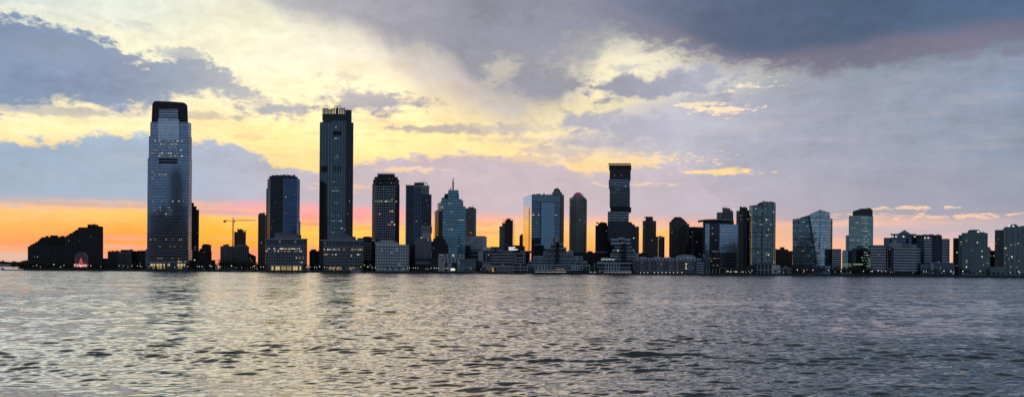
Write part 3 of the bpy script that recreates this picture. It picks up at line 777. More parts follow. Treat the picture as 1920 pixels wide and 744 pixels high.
for u0, u1 in ((295, 303), (307, 310), (334, 341), (286, 289)): b.box(u0, u1, 499, 503.5, mat('lobby_glow_dim', (.2, .15, .08), .5, emit=(.9, .60, .22), es=.32, var=0), 'lobby_window', Y=Yt - .4, D=.6)
for i in range(13): u = 281 + i * 5.6; b.box(u, u + .9, 492, 506, METAL, 'lobby_column', Y=Yt - 2, D=1)
b.box(276, 353, 490.6, 492.4, METAL, 'canopy', Y=Yt - 3, D=3)

# ---- dark stepped tower behind it, and small neighbours
b = B('stepped_tower', 'narrow dark stepped apartment tower right behind the tallest glass tower', 363, 1300)
b.mass([(352, 0), (363, 0)], 380.5, None, DBRICK, D=25); b.lits(4, kinds=(2, 1)); b.mass([(362, 1), (368, 1)], 386.5, None, DBRICK, D=25); b.lits(8, kinds=(2, 1)); b.mass([(367.5, 2), (372.8, 2)], 393, None, DBRICK, D=25); b.grid(fh=3.2, bw=3, lit=.08, kinds=(2, 1))
b = B('midrise_building', 'small dark flat-topped block with roof boxes right of the tallest tower', 384, 1340)
b.mass([(372, 0), (397, 0)], 470, None, BROWN, D=30); b.grid(lit=.03, kinds=(2,)); b.mass([(378, 1), (396, 1)], 460, 470.5, BROWN, 'upper_wall', D=22); b.grid(lit=.04, kinds=(2,))
b.box(380, 389, 457.3, 460.2, DARK, 'roof_box', D=8); b.box(374, 378, 466, 470.2, DARK, 'roof_box', D=6)
b = B('terrace_house', 'low dark grey building with small lamps below the flat-topped block', 385, 1260)
b.mass([(374, 0), (404, 0)], 487, None, DARK, D=15); b.grid(lit=.1, kinds=(1, 0), fh=3.4)

# ---- classical grey block with slim tower above and crane
b = B('classical_building', 'broad grey civic building with many windows and stepped roof below the crane', 440, 1420)
b.mass([(413, 0), (467, 0)], 461.5, None, GREY, D=40); b.grid(fh=4.2, bw=3.6, ww=1.8, wh=2.8, lit=.02, kinds=(1,)); b.mass([(418, 1), (430, 1)], 458.5, 461.6, GREY, 'attic', D=14)
b.elev([(420, 459), (423, 457.5), (427, 457.5), (430, 459)], DARK, 'dome', Y=1424, D=8); b.mass([(440, 1), (464, 1)], 458.6, 461.6, GREY, 'attic', D=14)
b.fins(bw=7, w=1.2, m=LGREY, z0=b.z(461), z1=b.z(458.7))
b = B('residential_tower', 'slim grey tower under construction rising over the civic building below the crane', 450, 1480)
b.mass([(439, 0), (461, 0)], 434.5, None, BROWN, D=24); b.grid(fh=3.4, bw=3, ww=1.8, wh=1.8, lit=.01, kinds=(2,)); b.mass([(445, 1), (456, 1)], 430.5, 434.6, DARK, 'top_storey', D=14)
mb = MB()
for u in (445, 447.5, 450, 452.5, 455.5, 458, 460.5): mb.bar((PX(u, 432, 1480), 1482, b.z(434.6)), (PX(u, 432, 1480), 1482, b.z(428.2 if u < 453 else 431)), .35)
mb.bar((PX(443, 431, 1480), 1482, b.z(430)), (PX(453, 431, 1480), 1482, b.z(430)), .4); mb.bar((PX(453, 431, 1480), 1482, b.z(431.8)), (PX(462, 431, 1480), 1482, b.z(431.8)), .4)
mb.build('formwork', DARK, b.root)
b = B('annex_building', 'low dark annex with sloping roof right of the civic building', 472, 1400)
b.elev([(466, 505), (466, 473), (471, 476), (480, 480), (480, 505)], DARK, D=20); b.last = (*foot([(466.5, 0), (479.5, 0)], 1400, 20), GZ, b.z(480)); b.lits(5)
b = B('tower_crane', 'thin orange tower crane standing over the roofs with a long level jib', 437, 1470, 'crane')
cr = mat('crane_orange', (.42, .20, .10), .6, var=0); mb = MB()
x, y = PX(437, 440, 1470), 1470; zt = PZ(437, 414, 1470)
for a, c in ((-1, -1), (1, -1), (1, 1), (-1, 1)): mb.bar((x + a, y + c, GZ), (x + a, y + c, zt), .16)
k = 0; z = GZ
while z < zt - 3:
    s_ = 1 if k % 2 else -1; mb.bar((x - s_, y - 1, z), (x + s_, y - 1, z + 3), .14); mb.bar((x - s_, y + 1, z), (x + s_, y + 1, z + 3), .14); z += 3; k += 1
mb.build('mast', cr, b.root)
mb = MB(); xe = PX(479, 413, 1470); ze = PZ(479, 413.5, 1470)
for dy_ in (-.8, .8): mb.bar((x, y + dy_, zt), (xe, y + dy_, ze), .15)
mb.bar((x, y, zt + 1.8), (xe, y, ze + 1.2), .15)
for i in range(13): t0, t1 = i / 13, (i + .5) / 13; L = lambda t, o=0: (x + (xe - x) * t, y, zt + (ze - zt) * t + o); mb.bar(L(t0, 0), L(t1, 1.6), .12); mb.bar(L(t1, 1.6), L((i + 1) / 13, 0), .12)
mb.build('jib', cr, b.root)
mb = MB(); xb = PX(420.5, 413, 1470); mb.bar((x, y, zt), (xb, y, zt + .4), .4); mb.build('counter_jib', cr, b.root)
mb = MB(); mb.box(xb - 1, xb + 2.6, y - 1.2, y + 1.2, zt - 2.6, zt + .4); mb.build('counterweight', DARK, b.root)
mb = MB(); mb.bar((x - 1, y, zt), (x, y, zt + 5.4), .3); mb.bar((x + 1, y, zt), (x, y, zt + 5.4), .3); mb.bar((x, y, zt + 5.3), (xb, y, zt + .5), .12); mb.bar((x, y, zt + 5.3), (x + 26, y, zt + 1.4), .12); mb.build('apex_frame', cr, b.root)
mb = MB(); mb.box(x + .9, x + 3, y - 1, y + 1, zt - 2.6, zt - .2); mb.build('cab', DARK, b.root)

# ---- slim tower + dark glass tower + its stone podium
b = B('residential_tower', 'slim brown apartment slab immediately left of the dark blue glass tower', 490, 1420)
b.mass([(483.5, 0), (497, 0), (500, 8)], 402.5, None, TAN, D=24); b.grid(fh=3.1, bw=3.0, ww=1.6, wh=1.6, lit=.02, kinds=(2, 1)); b.mass([(485, 1), (496, 1)], 400, 402.6, TAN, 'roof_box', D=12)
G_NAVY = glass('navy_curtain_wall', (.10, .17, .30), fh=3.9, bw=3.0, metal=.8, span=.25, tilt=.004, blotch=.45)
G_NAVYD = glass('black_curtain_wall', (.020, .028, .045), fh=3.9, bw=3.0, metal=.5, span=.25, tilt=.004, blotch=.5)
b = B('office_tower', 'dark navy glass tower with flat rounded top above a pale stone podium', 531, 1290, v=400)
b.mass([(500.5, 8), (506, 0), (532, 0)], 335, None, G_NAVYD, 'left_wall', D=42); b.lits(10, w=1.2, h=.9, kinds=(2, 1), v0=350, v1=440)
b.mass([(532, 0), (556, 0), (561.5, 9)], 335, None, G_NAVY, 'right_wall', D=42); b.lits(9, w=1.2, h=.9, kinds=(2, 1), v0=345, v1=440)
b.elev([(504.5, 336), (504.7, 331), (511, 329), (531, 328), (549, 329), (558.3, 332), (558.5, 336)], mat('blue_black_cap', (.05, .06, .075), .5, var=0), 'cap', Y=1292, D=32)
b.mass([(498.5, 12), (502, 10)], 352, None, G_NAVYD, 'left_shoulder', Y=1292, D=20); b.mass([(561, 12), (563, 13)], 413, None, G_NAVYD, 'right_shoulder', Y=1292, D=20)
b.box(531, 532.2, 334, 440, METAL, 'corner_strip', Y=1289.6, D=.4)
def podium(label, u0, u1, vt, pent, arched, name='podium_building', litrows=(), Y=1232, side=2):
    b = B(name, label, (u0 + u1) / 2, Y)
    b.mass([(u0, 0), (u1 - side, 0), (u1, 9)], vt, None, GREY, D=44); P = b.last
    zz = b.z(vt)
    # tall top-floor openings
    H = (b.z(vt + 1.5) - b.z(vt + 8))
    b.grid(fh=30, bw=4.3, ww=2.5, wh=H, z0=b.z(vt + 8.5), z1=b.z(vt + 1.2), lit=.12 if arched else .34, kinds=(2, 0, 1), out=.15)
    mb = MB()
    for e in range(P[1]):
        p, q = P[0][e], P[0][e + 1]; L = math.dist(p, q)
        mb.panel(p, q, 0, L, zz - .9, zz + .5, .6)
    mb.build('cornice', LGREY, b.root)
    b.bands(fh=999, h=.7, m=DARK, name='string_course', z0=b.z(vt + 10.4), z1=b.z(vt + 6), off=0, inset=0, out=.3)
    b.last = P
    b.grid(fh=4.6, bw=3.5, ww=2.2, wh=2.4, z0=b.z(vt + 48.5), z1=b.z(vt + 10.6), lit=.03, kinds=(2, 1))
    for v, a, c, p_ in litrows: b.rowlit(v, a, c, p_, w=1.9, h=1.5, step=2.4, kinds=(0, 1, 0, 2))
    for (a, c, v0, v1) in pent: b.box(a, c, v0, v1 + .3, GREY, 'roof_storey', Y=Y + 6, D=22)
    return b
b = podium('grey stone podium block with lit top windows, in front of the dark navy tower', 498.5, 576, 447.5, [(515, 558, 439, 447.6), (516.5, 532, 436.5, 439)], False, litrows=[(466, 502, 564, .75), (470.5, 500, 570, .45), (483, 556, 570, .5), (491.5, 563, 569, .8)])
for u0, u1, k in ((509, 512.5, 1), (516.5, 524.5, 1), (527.5, 536, .6), (538, 546, .6), (549.5, 558, 1), (561.5, 564.5, 1)):
    b.box(u0, u1, 499, 506.3, lob if k == 1 else MATS['lobby_glow_dim'], 'shop_window', Y=1231.4, D=.6)
    b.box(u0 + (u1 - u0) * .48, u0 + (u1 - u0) * .52, 499, 506.3, BLACK, 'shop_mullion', Y=1231.2, D=.2)
b.box(505, 568, 496.6, 498.6, LGREY, 'canopy', Y=1229, D=3)
b = B('midrise_building', 'small dark block in the gap between the two stone podiums', 590, 1380)
b.mass([(580, 0), (599, 0)], 470, None, DARK, D=22); b.grid(lit=.03, kinds=(2,)); b.mass([(583, 1), (593, 1)], 467, 470.2, DARK, 'roof_box', D=9)

# ---- the slim tall tower with finned crown
G_SLIM = glass('green_grey_curtain_wall', (.10, .15, .175), fh=3.3, bw=3.0, metal=.78, span=.3, tilt=.006, blotch=.3)
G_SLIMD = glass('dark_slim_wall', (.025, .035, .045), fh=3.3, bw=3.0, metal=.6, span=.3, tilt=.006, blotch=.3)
b = B('residential_tower', 'very tall slim dark tower with open finned crown, second highest on the skyline', 629, 1275, v=330)
Ys = 1275
b.mass([(598, 2), (615, 0), (620.5, 0)], 229, None, G_SLIM, 'left_wall', D=40); L1 = b.last
b.mass([(620.5, -1.2), (645.5, -1.2)], 227, None, G_SLIM, 'centre_bay', D=40); L2 = b.last
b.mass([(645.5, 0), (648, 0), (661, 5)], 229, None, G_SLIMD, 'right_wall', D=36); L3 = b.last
b.mass([(602.5, 2), (621, 1), (645, 1), (657.5, 4)], 213.5, 229.3, mat('crown_wall', (.05, .06, .07), .5), 'crown', D=32); CRN = b.last
FIN = mat('bronze_fin', (.07, .06, .06), .5)
ft = CRN[0]
for e, n_ in ((0, 7), (1, 8), (2, 6)):
    p, q = ft[e], ft[e + 1]; L = math.dist(p, q)
    for i in range(n_):
        vt_ = 203.5 if e == 1 else (203.8 + (5 - i * .8 if e == 0 and i > 3 else 0) * .3 if e == 0 else 206.5)
        mb = MB(); t = (i + .5) * L / n_; mb.panel(p, q, t - .8, t + .8, CRN[3] - .2, b.z(vt_), .3, .5); mb.build('crown_fin', FIN, b.root)
for e, (v0, v1) in ((0, (203, 204)), (1, (202.4, 203.4)), (2, (205.6, 206.6))):
    p, q = ft[e], ft[e + 1]; L = math.dist(p, q)
    mb = MB(); mb.panel(p, q, L * (.0 if e != 0 else .0), L * (.55 if e == 0 else 1), b.z(v1), b.z(v0), .4, .7); mb.build('crown_rail', FIN, b.root)
b.box(626, 639, 199, 200, FIN, 'window_rig', Y=Ys + 8, D=2); b.box(631.5, 633.2, 200, 216, FIN, 'rig_post', Y=Ys + 8, D=1.5)
bl = mat('pale_fin', (.34, .41, .46), .45, .2)
b.last = L1; b.fins(bw=4.4, w=.7, m=bl, name='mullions', out=.35)
b.last = L2; b.fins(bw=4.2, w=.8, m=bl, name='mullions', out=.45)
b.last = L3; b.fins(bw=4.4, w=.8, m=mat('dark_fin', (.13, .16, .18), .5), name='mullions', out=.35)
b.box(624.5, 640, 246, 254, BLACK, 'plant_louvre', Y=Ys - 1.9, D=1)
for u in (603, 606.3, 609.6, 612.9): b.box(u - .9, u + .9, 311, 322, BLACK, 'plant_louvre', Y=Ys - .6, D=2.6)
for u in (626, 630, 634, 638): b.box(u - .9, u + .9, 311, 322, BLACK, 'plant_louvre', Y=Ys - 1.9, D=1)
for u in (600.5, 604, 607.5, 610.5): b.box(u - 1, u + 1, 338 + (u - 600) * .6, 450, BLACK, 'recessed_bay', Y=Ys - .6, D=2.6)
for v, u in ((227, 604.5), (229.5, 656)): b.last = (ft, 3, CRN[2], CRN[3]); b.rowlit(v, u, u + .5, 1, w=1.2, h=1.2, kinds=(1,))
b.last = L2
for v, u0, u1, p in ((238, 628, 631, .6), (240, 628, 631, .6), (260, 628, 636, .5), (292, 628, 634, .7), (296, 628, 634, .6), (299, 628, 634, .5), (326, 632, 636, .7), (341, 620, 632, .8), (352, 626, 637, .8), (358, 620, 644, .6), (380, 628, 634, .5), (404, 622, 640, .3), (414, 622, 640, .4), (428, 622, 644, .3), (436, 622, 644, .4)): b.rowlit(v, u0, u1, p, w=1.1, h=.9, step=2, kinds=(3, 1))
b.last = L3; b.lits(6, w=1.1, h=.9, fh=3.3, v0=370, v1=440, kinds=(1,))
b.last = L1; b.lits(4, w=1.1, h=.9, fh=3.3, v0=370, v1=440, kinds=(1,))
b = podium('grey stone podium block with arched top windows, in front of the tallest slim tower', 600, 682, 450, [(618, 662, 442.8, 450.3), (640, 650, 440, 443)], True, litrows=[(467.5, 608, 638, .75), (467.5, 645, 656, .6), (467.5, 660, 681, 1), (477, 608, 634, .55), (477, 668, 680, .6)])
b.box(655, 679, 442, 447, mat('plant_brown', (.14, .10, .08), .8), 'roof_plant', Y=1244, D=12) if False else None
b.box(670, 679.5, 446, 450.3, BROWN, 'roof_plant', Y=1240, D=8); b.box(600, 606, 452, 506, DARK, 'side_bay', Y=1231.5, D=.6)
for u0, u1 in ((617, 627), (630, 640), (655, 665)): b.box(u0, u1, 501, 505.5, MATS['lobby_glow_dim'], 'shop_window', Y=1231.4, D=.6)

# ---- low banded building right of the podium, dark mass, and the round topped tower
b = B('banded_building', 'dark block with pale horizontal bands between podium and round-topped tower', 686, 1300)
b.mass([(680, 0), (697, 0)], 444, None, BLACK, D=30); b.bands(fh=3.9, h=1.5, m=mat('pale_pink_band', (.42, .36, .36), .7), name='spandrel_band', z0=b.z(486), z1=b.z(452), off=0, inset=0)
b.box(683, 693, 443, 444.3, DARK, 'roof_box', D=8); b.last = (*b.last[:2], b.z(500), b.z(488)); b.lits(4)
b = B('office_tower', 'dark round-shouldered tower with grid of windows and battlemented dark top', 723, 1330, v=400)
m_ = mat('charcoal_stone', (.045, .045, .052), .7)
b.mass([(697, 8), (704, 0), (741, 0), (748.5, 8)], 345, None, m_, D=40); P = b.last
b.grid(fh=4.0, bw=3.3, ww=2.3, wh=1.9, m=mat('grey_window_glass', (.25, .28, .32), .12, .75, var=.3, scale=.5), lit=.03, z0=b.z(452), kinds=(1, 2, 0))
for v, u0, u1, p in ((377.5, 704, 748, .8), (374, 735, 748, .5), (396, 732, 742, .8), (416, 735, 746, .6), (421, 728, 744, .4), (349, 700, 746, .3), (401, 708, 712, .9)): b.last = P; b.rowlit(v, u0, u1, p, w=2.1, h=1.5, step=3.2, kinds=(1, 0))
b.mass([(698.5, 8), (705, 1), (740.5, 1), (747.5, 8)], 336, 345.2, m_, 'setback', D=36); b.grid(fh=4, bw=4.2, ww=2.6, wh=2.6, lit=.75, kinds=(0, 1, 2), z0=b.z(344.4))
b.mass([(701, 8), (708, 2), (738, 2), (745, 8)], 331, 336.2, m_, 'setback', D=32); b.grid(fh=4, bw=4.2, ww=2.6, wh=1.8, lit=.5, kinds=(2,), z0=b.z(335.6))
b.mass([(706.5, 8), (711, 3), (735, 3), (739.5, 8)], 326, 331.2, DARK, 'dark_top', D=26); T_ = b.last
for i in range(9):
    u = 708 + i * 3.7; b.box(u, u + 1.6, 324.4, 326.2, DARK, 'merlon', Y=1333, D=3)
b = B('brick_building', 'black lower block spread at the foot of the round-topped tower', 718, 1310)
b.mass([(694, 0), (706, 0)], 452, None, BLACK, D=16); b.mass([(706, 0), (764, 0)], 461, None, DBRICK, D=16, name='lower_wall'); b.grid(lit=.02, kinds=(2,), z0=b.z(478))
b = B('office_block', 'pale grey office block with rows of square windows below the round-topped tower', 735, 1236)
b.mass([(704, 0), (765, 0), (767, 8)], 458, None, WHITE, D=40); P = b.last
b.mass([(703, 2), (746, 2)], 453.5, 458.3, WHITE, 'top_storey', D=34); b.grid(fh=9, bw=3.6, ww=1.6, wh=1.4, lit=.05, kinds=(1,), z0=b.z(457)); b.box(714, 737, 449.5, 453.8, LGREY, 'roof_box', Y=1240, D=16)
b.last = P; b.grid(fh=4.15, bw=3.6, ww=2.4, wh=2.0, lit=.07, kinds=(2, 1, 0), z0=GZ + 5)
b.fins(bw=44, w=1.4, m=LGREY, z0=GZ, z1=P[3], out=.3)
# ---- double slab tower + grey stone tower in front
G_DARKB = glass('dark_blue_panes', (.045, .065, .10), fh=3.8, bw=3.0, metal=.65, span=.3, tilt=.004, blotch=.4)
b = B('office_tower', 'dark twin-slab tower with louvred top corner, between round-topped and teal stepped towers', 784, 1340, v=400)
b.mass([(760, 4), (762, 0), (776.5, 0)], 347, None, G_DARKB, 'left_slab', D=34); b.box(760.5, 762, 345.6, 500, METAL, 'edge_strip', Y=1339, D=.6)
b.mass([(776.5, -2), (789, -2)], 350, None, G_DARKB, 'middle_slab', D=34); b.fins(bw=4.5, w=.5, m=METAL, name='mullions', out=.25); b.bands(fh=7.6, h=.4, m=METAL, name='floor_line', inset=0)
b.mass([(789, 0), (808.5, 0)], 364.5, None, G_DARKB, 'right_slab', D=34); b.fins(bw=5, w=.3, m=DARK, name='mullions', out=.25)
b.box(776.5, 793.5, 342.5, 347, DARK, 'roof_box', Y=1342, D=18); b.box(776.5, 803, 347, 351, LGREY, 'top_frame', Y=1340.5, D=22); b.box(789, 802.8, 351, 364.7, DARK, 'louvre_storey', Y=1343, D=18)
for i in range(5): u = 787 + i * 3.6; b.box(u, u + 1.4, 351, 364.3, WHITE, 'louvre_fin', Y=1340.2, D=1)
b.box(801.6, 802.2, 342.5, 347, METAL, 'antenna', Y=1343, D=.5)
b.last = (*foot([(777, -2), (807, 0)], 1338, 30), GZ, b.z(364)); b.lits(10, w=1.2, h=.9, kinds=(2, 1), v1=450)
b = B('stone_tower', 'grey stone mid-height tower with slotted crown in front of the twin-slab tower', 799, 1262)
b.mass([(778.5, 0), (809, 0)], 447, None, GREY, D=30); P = b.last; b.grid(fh=4.0, bw=3.3, ww=1.9, wh=1.9, lit=.02, kinds=(1,), z0=b.z(486))
b.mass([(791, 1), (808.5, 1)], 436.5, 447.3, LGREY, 'upper_wall', D=24)
b.mass([(790.5, 0), (810, 0)], 424, 436.6, LGREY, 'crown', D=24); C_ = b.last
for i in range(5): u = 792.5 + i * 3.6; b.box(u, u + 1.5, 425.3, 435, BLACK, 'crown_slot', Y=1261.7, D=.6)
b.last = P; b.rowlit(445.5, 790, 791, 1, w=1.6, h=1.6, kinds=(1,))
b.mass([(778, -8), (828, -8)], 485, None, DARK, 'base_wall', D=14); b.grid(lit=.02); b.mass([(779, -12), (828, -12)], 490.5, 495, GREY, 'terrace', D=8)
b = B('brick_building', 'black lower block behind the pale office block and the stone tower', 768, 1300)
b.mass([(748, 0), (782, 0)], 459, None, mat('navy_dark', (.02, .025, .04), .6), D=20); b.lits(5, kinds=(2,)); b.mass([(764, -2), (779, -2)], 468, None, mat('navy_dark2', (.012, .015, .025), .6), 'front_wall', D=20)

# ---- teal stepped glass tower with mast
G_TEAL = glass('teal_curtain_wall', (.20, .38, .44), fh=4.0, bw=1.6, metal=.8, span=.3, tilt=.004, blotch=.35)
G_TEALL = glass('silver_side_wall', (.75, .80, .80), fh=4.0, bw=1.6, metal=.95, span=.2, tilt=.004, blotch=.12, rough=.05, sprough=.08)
b = B('office_tower', 'teal glass tower stepping up to a pointed mast, sunset mirrored on its left side', 843, 1290, v=400)
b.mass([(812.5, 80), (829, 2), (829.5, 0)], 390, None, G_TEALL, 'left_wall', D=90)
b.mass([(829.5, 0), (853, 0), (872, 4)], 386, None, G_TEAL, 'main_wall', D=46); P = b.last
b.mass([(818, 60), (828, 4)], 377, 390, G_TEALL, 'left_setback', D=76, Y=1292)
b.mass([(826, 3), (829, 2), (853, 2), (868, 6)], 375.5, 386.3, G_TEAL, 'setback', D=40)
b.mass([(827, 30), (833, 6)], 368, 377, G_TEALL, 'left_setback', D=50, Y=1292)
b.mass([(833, 4), (855, 4), (865.5, 7)], 372.5, 376, G_TEAL, 'setback', D=34)
b.mass([(832.5, 18), (840, 6), (860, 6)], 362, 373, G_TEAL, 'upper_setback', D=34); b.mass([(839.5, 6), (859, 6)], 355.5, 362.3, G_TEAL, 'top', D=24)
b.box(848.6, 850.4, 334, 341, METAL, 'mast_tip', Y=1304, D=.8); b.box(848.0, 851.0, 341, 355.8, METAL, 'mast', Y=1303.5, D=2); b.box(844, 846, 352.5, 355.8, DARK, 'dish', Y=1304, D=2)
bay = mat('pale_teal_band', (.28, .40, .43), .4, .3)
b.mass([(839.5, -2), (857.5, -2)], 362, None, G_TEAL, 'centre_bay', D=10); C_ = b.last
b.bands(fh=4.6, h=1.7, m=bay, name='spandrel_band', z0=b.z(480), z1=b.z(402), off=0, inset=.3)
b.last = C_
for v, u0, u1, p in ((381.5, 842, 856, .8), (397, 841, 850, .5), (412.5, 857, 870, .9), (430, 830, 850, .5), (437, 838, 846, .4), (411, 829, 845, .5)):
    b.last = C_ if u1 < 857 else P; b.rowlit(v, u0, u1, p, w=1.7, h=.8, step=2, kinds=(3, 1))
b.last = P; b.lits(12, w=1.4, h=.8, kinds=(3,), v0=400, v1=470)
b = B('brick_building', 'black brick block with stepped roof in the shadow left of the teal tower', 820, 1262)
b.elev([(809, 508), (809, 452), (812, 452), (812, 447), (816, 447), (816, 443), (822, 443), (822, 440.5), (826, 440.5), (826, 446), (831, 448), (831, 454), (836, 456), (836, 508)], BLACK, D=18); b.last = (*foot([(810, 0), (835, 0)], 1262, 18), GZ, b.z(458)); b.lits(3, kinds=(2,))
b = B('residential_tower', 'narrow grey tower with rounded top just right of the teal stepped tower', 882, 1400)
b.mass([(871.5, 0), (876.5, 0)], 390, None, LGREY, 'left_bay', D=24); b.grid(fh=3.2, bw=3, lit=.02, kinds=(2,)); b.mass([(876, -1), (889, -1), (892.5, 6)], 390.5, None, GREY, D=28); P = b.last
b.grid(fh=3.2, bw=2.6, ww=1.5, wh=1.7, lit=.03, kinds=(1, 2)); b.mass([(878, 1), (889, 1)], 388, 390.7, GREY, 'cap', D=14); b.last = P; b.rowlit(436, 883, 884, 1, kinds=(1,))

# ---- colonnade building, blue shed, white offices
b = B('colonnade_building', 'grey stone building with tall piers and slots at the foot of the teal tower', 845, 1240)
b.mass([(822, 0), (871, 0)], 476, None, LGREY, D=30); P = b.last
b.grid(fh=40, bw=5.6, ww=2.2, wh=2.6, z0=b.z(481.5), z1=b.z(476.5), lit=.25, kinds=(1,)); b.last = P
for u in (829, 836, 842.5, 849, 855.5, 862): b.box(u, u + 1.3, 483, 489.5 if u < 836 or u > 860 else 494, BLACK, 'slot', Y=1239.6, D=.6)
b.box(834.5, 838.5, 492, 508, BLACK, 'portal', Y=1239.5, D=.7); b.box(847, 857, 492, 508, BLACK, 'portal', Y=1239.5, D=.7); b.box(808, 822, 482, 508, DARK, 'left_wing', Y=1241, D=16)
b.last = P; b.rowlit(478, 826, 832, .9, w=1.6, h=1.2, kinds=(1,)); b.rowlit(478.2, 849.5, 850.5, 1, w=2.4, h=1.8, kinds=(1,))
b = B('blue_hall', 'windowless blue-green hall with flat roof right of the stone colonnade', 878, 1238)
b.mass([(864, 0), (893, 0)], 485, None, mat('blue_green_panel', (.13, .20, .24), .5, streak=True), D=26); b.fins(bw=8, w=.2, m=DARK, name='panel_joints', out=.05)
b.mass([(860, -9), (892, -9)], 497, None, mat('blue_grey_panel', (.19, .23, .27), .6), 'front_hall', D=8.5); b.bands(fh=999, h=.8, m=BLACK, name='roof_edge', z0=b.last[3] - 1.2, off=0, inset=0, out=.2)
b = B('office_block', 'white stepped office block with small square windows behind the blue hall', 891, 1330)
b.mass([(870, 0), (907, 0), (912.5, 8)], 443, None, WHITE, D=36); P = b.last
b.mass([(868, -14), (882, -14)], 460.5, None, BLACK, 'dark_wing', D=12); b.last = P
for v0, u0 in ((448, 893), (452.5, 889), (457, 879), (461.5, 880), (465.5, 881)):
    for i in range(int((906 - u0) / 2.6)): b.box(u0 + i * 2.6, u0 + i * 2.6 + 1.3, v0, v0 + 2, WIN(), 'window', Y=1329.7, D=.5)
b.box(893, 909, 442.2, 443.4, DARK, 'roof_box', D=8); b.box(874, 884, 446, 450, LGREY, 'louvre', Y=1329.7, D=.5); b.mass([(881, -8), (902, -8)], 468, None, DARK, 'lower_wing', D=7); b.bands(fh=6, h=1.2, m=LGREY, name='ledge', inset=0)
b = B('office_block', 'dark office with vertical lit columns and pale flat roof, left of the hotel', 917, 1262)
b.mass([(897, 0), (906, 0)], 471, None, LGREY, 'stair_tower', D=24); b.mass([(906, 0), (931, 0)], 465, None, mat('navy_wall', (.035, .05, .08), .5), D=30); P = b.last
b.box(906, 917, 463, 469.5, WHITE, 'roof_block', Y=1261, D=16); b.box(917, 926.5, 466.5, 470, mat('pale_blue_panel', (.3, .38, .42)), 'roof_block', Y=1261, D=14)
for u in (912, 918.7, 925): b.box(u - .6, u + .6, 472, 490, LGREY, 'pier', Y=1261.6, D=.6)
b.rowlit(477.5, 916, 917, 1, w=2, h=2, kinds=(1,)); b.lits(3, kinds=(1,)); b.mass([(906, -8), (925, -8)], 490.5, None, LGREY, 'base', D=6); b.grid(lit=.1)
b.mass([(888, -10), (903, -10)], 490, None, DARK, 'annex', D=8)
b = B('office_block', 'low pale stepped block peeping over the hotel roof at its left', 934, 1300)
b.mass([(919, 0), (944, 0)], 462.5, None, SLATE, D=16); b.mass([(930, -6), (943, -6)], 467.5, None, LGREY, 'front_wall', D=12); b.grid(lit=.08, kinds=(1,))

# ---- brown tower wrapped in scaffold
b = B('residential_tower', 'brown unfinished tower wrapped in scaffolding against the orange sky', 951, 1480)
b.mass([(936, 2), (941, 0)], 424, None, BROWN, 'left_wall', D=26); b.bands(fh=3.3, h=1.3, m=LGREY, name='floor_edge', inset=0)
b.mass([(941, 0), (947, 0)], 418, None, BROWN, 'left_wall', D=26); b.bands(fh=3.3, h=1.3, m=LGREY, name='floor_edge', inset=0)
b.mass([(946.5, -2), (961.5, -2)], 413, None, mat('net_brown', (.06, .045, .045), .9), D=26); b.grid(fh=3.3, bw=3.2, lit=.01, kinds=(2,)); b.mass([(949.5, 0), (957, 0)], 409.5, 413.2, BROWN, 'top_storey', D=14)
mb = MB()
for u in (943, 945.5, 958.5, 961, 963.2, 965): mb.bar((PX(u, 440, 1478), 1477, GZ if u > 957 else b.z(420)), (PX(u, 440, 1478), 1477, b.z(411 if u < 962 else 420)), .16)
for v in range(411, 470, 3):
    mb.bar((PX(960, v, 1478), 1477, b.z(v)), (PX(965.2, v, 1478), 1477, b.z(v)), .15)
    if v < 420: mb.bar((PX(942, v, 1478), 1477, b.z(v)), (PX(960, v, 1478), 1477, b.z(v)), .15)
mb.build('scaffold', DBRICK, b.root)
b = B('midrise_building', 'small dark gabled block squeezed between scaffold tower and blue box tower', 976, 1460)
b.elev([(974, 505), (974, 442), (978.5, 438), (980.5, 440), (980.5, 505)], BROWN, D=16); b.last = (*foot([(974.5, 0), (980, 0)], 1460, 16), GZ, b.z(445)); b.lits(3, kinds=(2,))

# ---- big blue box tower, tower behind it
b = B('residential_tower', 'grey stone tower with small ornate top, half hidden behind the blue box tower', 1045, 1420)
STN = mat('sand_grey_stone', (.30, .285, .265), .85, streak=True)
b.mass([(1034, 4), (1038, 0), (1052, 0), (1057, 6)], 364.5, None, STN, D=30); b.grid(fh=3.1, bw=2.7, ww=1.3, wh=1.7, lit=.03, kinds=(1, 2), z0=b.z(475))
b.mass([(1034.5, 3), (1053, 3)], 360, 364.7, STN, 'setback', D=22); b.grid(lit=.1); b.mass([(1037, 5), (1050, 5)], 356, 360.2, STN, 'setback', D=16)
b.elev([(1038, 356.2), (1040, 354), (1043, 352.3), (1047, 353), (1050, 356.2)], STN, 'cap', Y=1426, D=12)
G_BOX = glass('blue_box_glass', (.19, .29, .37), fh=4.0, bw=3.2, metal=.85, span=.22, tilt=.003, blotch=.22)
G_BOXL = glass('mirror_side_glass', (.80, .84, .88), fh=4.0, bw=1.6, metal=.97, span=.10, tilt=.003, blotch=.10, rough=.04, sprough=.08)
b = B('office_tower', 'big blue flat-topped box tower whose narrow left side mirrors the sunset', 1014, 1300, v=420)
b.mass([(980.5, 68), (996.5, 0), (1049, 14)], 364.5, None, G_BOX, D=80); P = b.last
p, q = P[0][0], P[0][1]; L = math.dist(p, q); mb = MB(); mb.panel(p, q, .5, L - .5, GZ, b.z(365.5), .2); mb.build('side_glazing', G_BOXL, b.root)
mb = MB(); mb.panel(p, q, L * .70, L * .77, b.z(470), b.z(388), .35); mb.build('side_recess', BLACK, b.root)
p, q = P[0][1], P[0][2]; L = math.dist(p, q)
def onwall(t0, t1, va, vb, m, name, out):
    mb = MB(); mb.panel(p, q, L * t0, L * t1, b.z(vb), b.z(va), out); return mb.build(name, m, b.root)
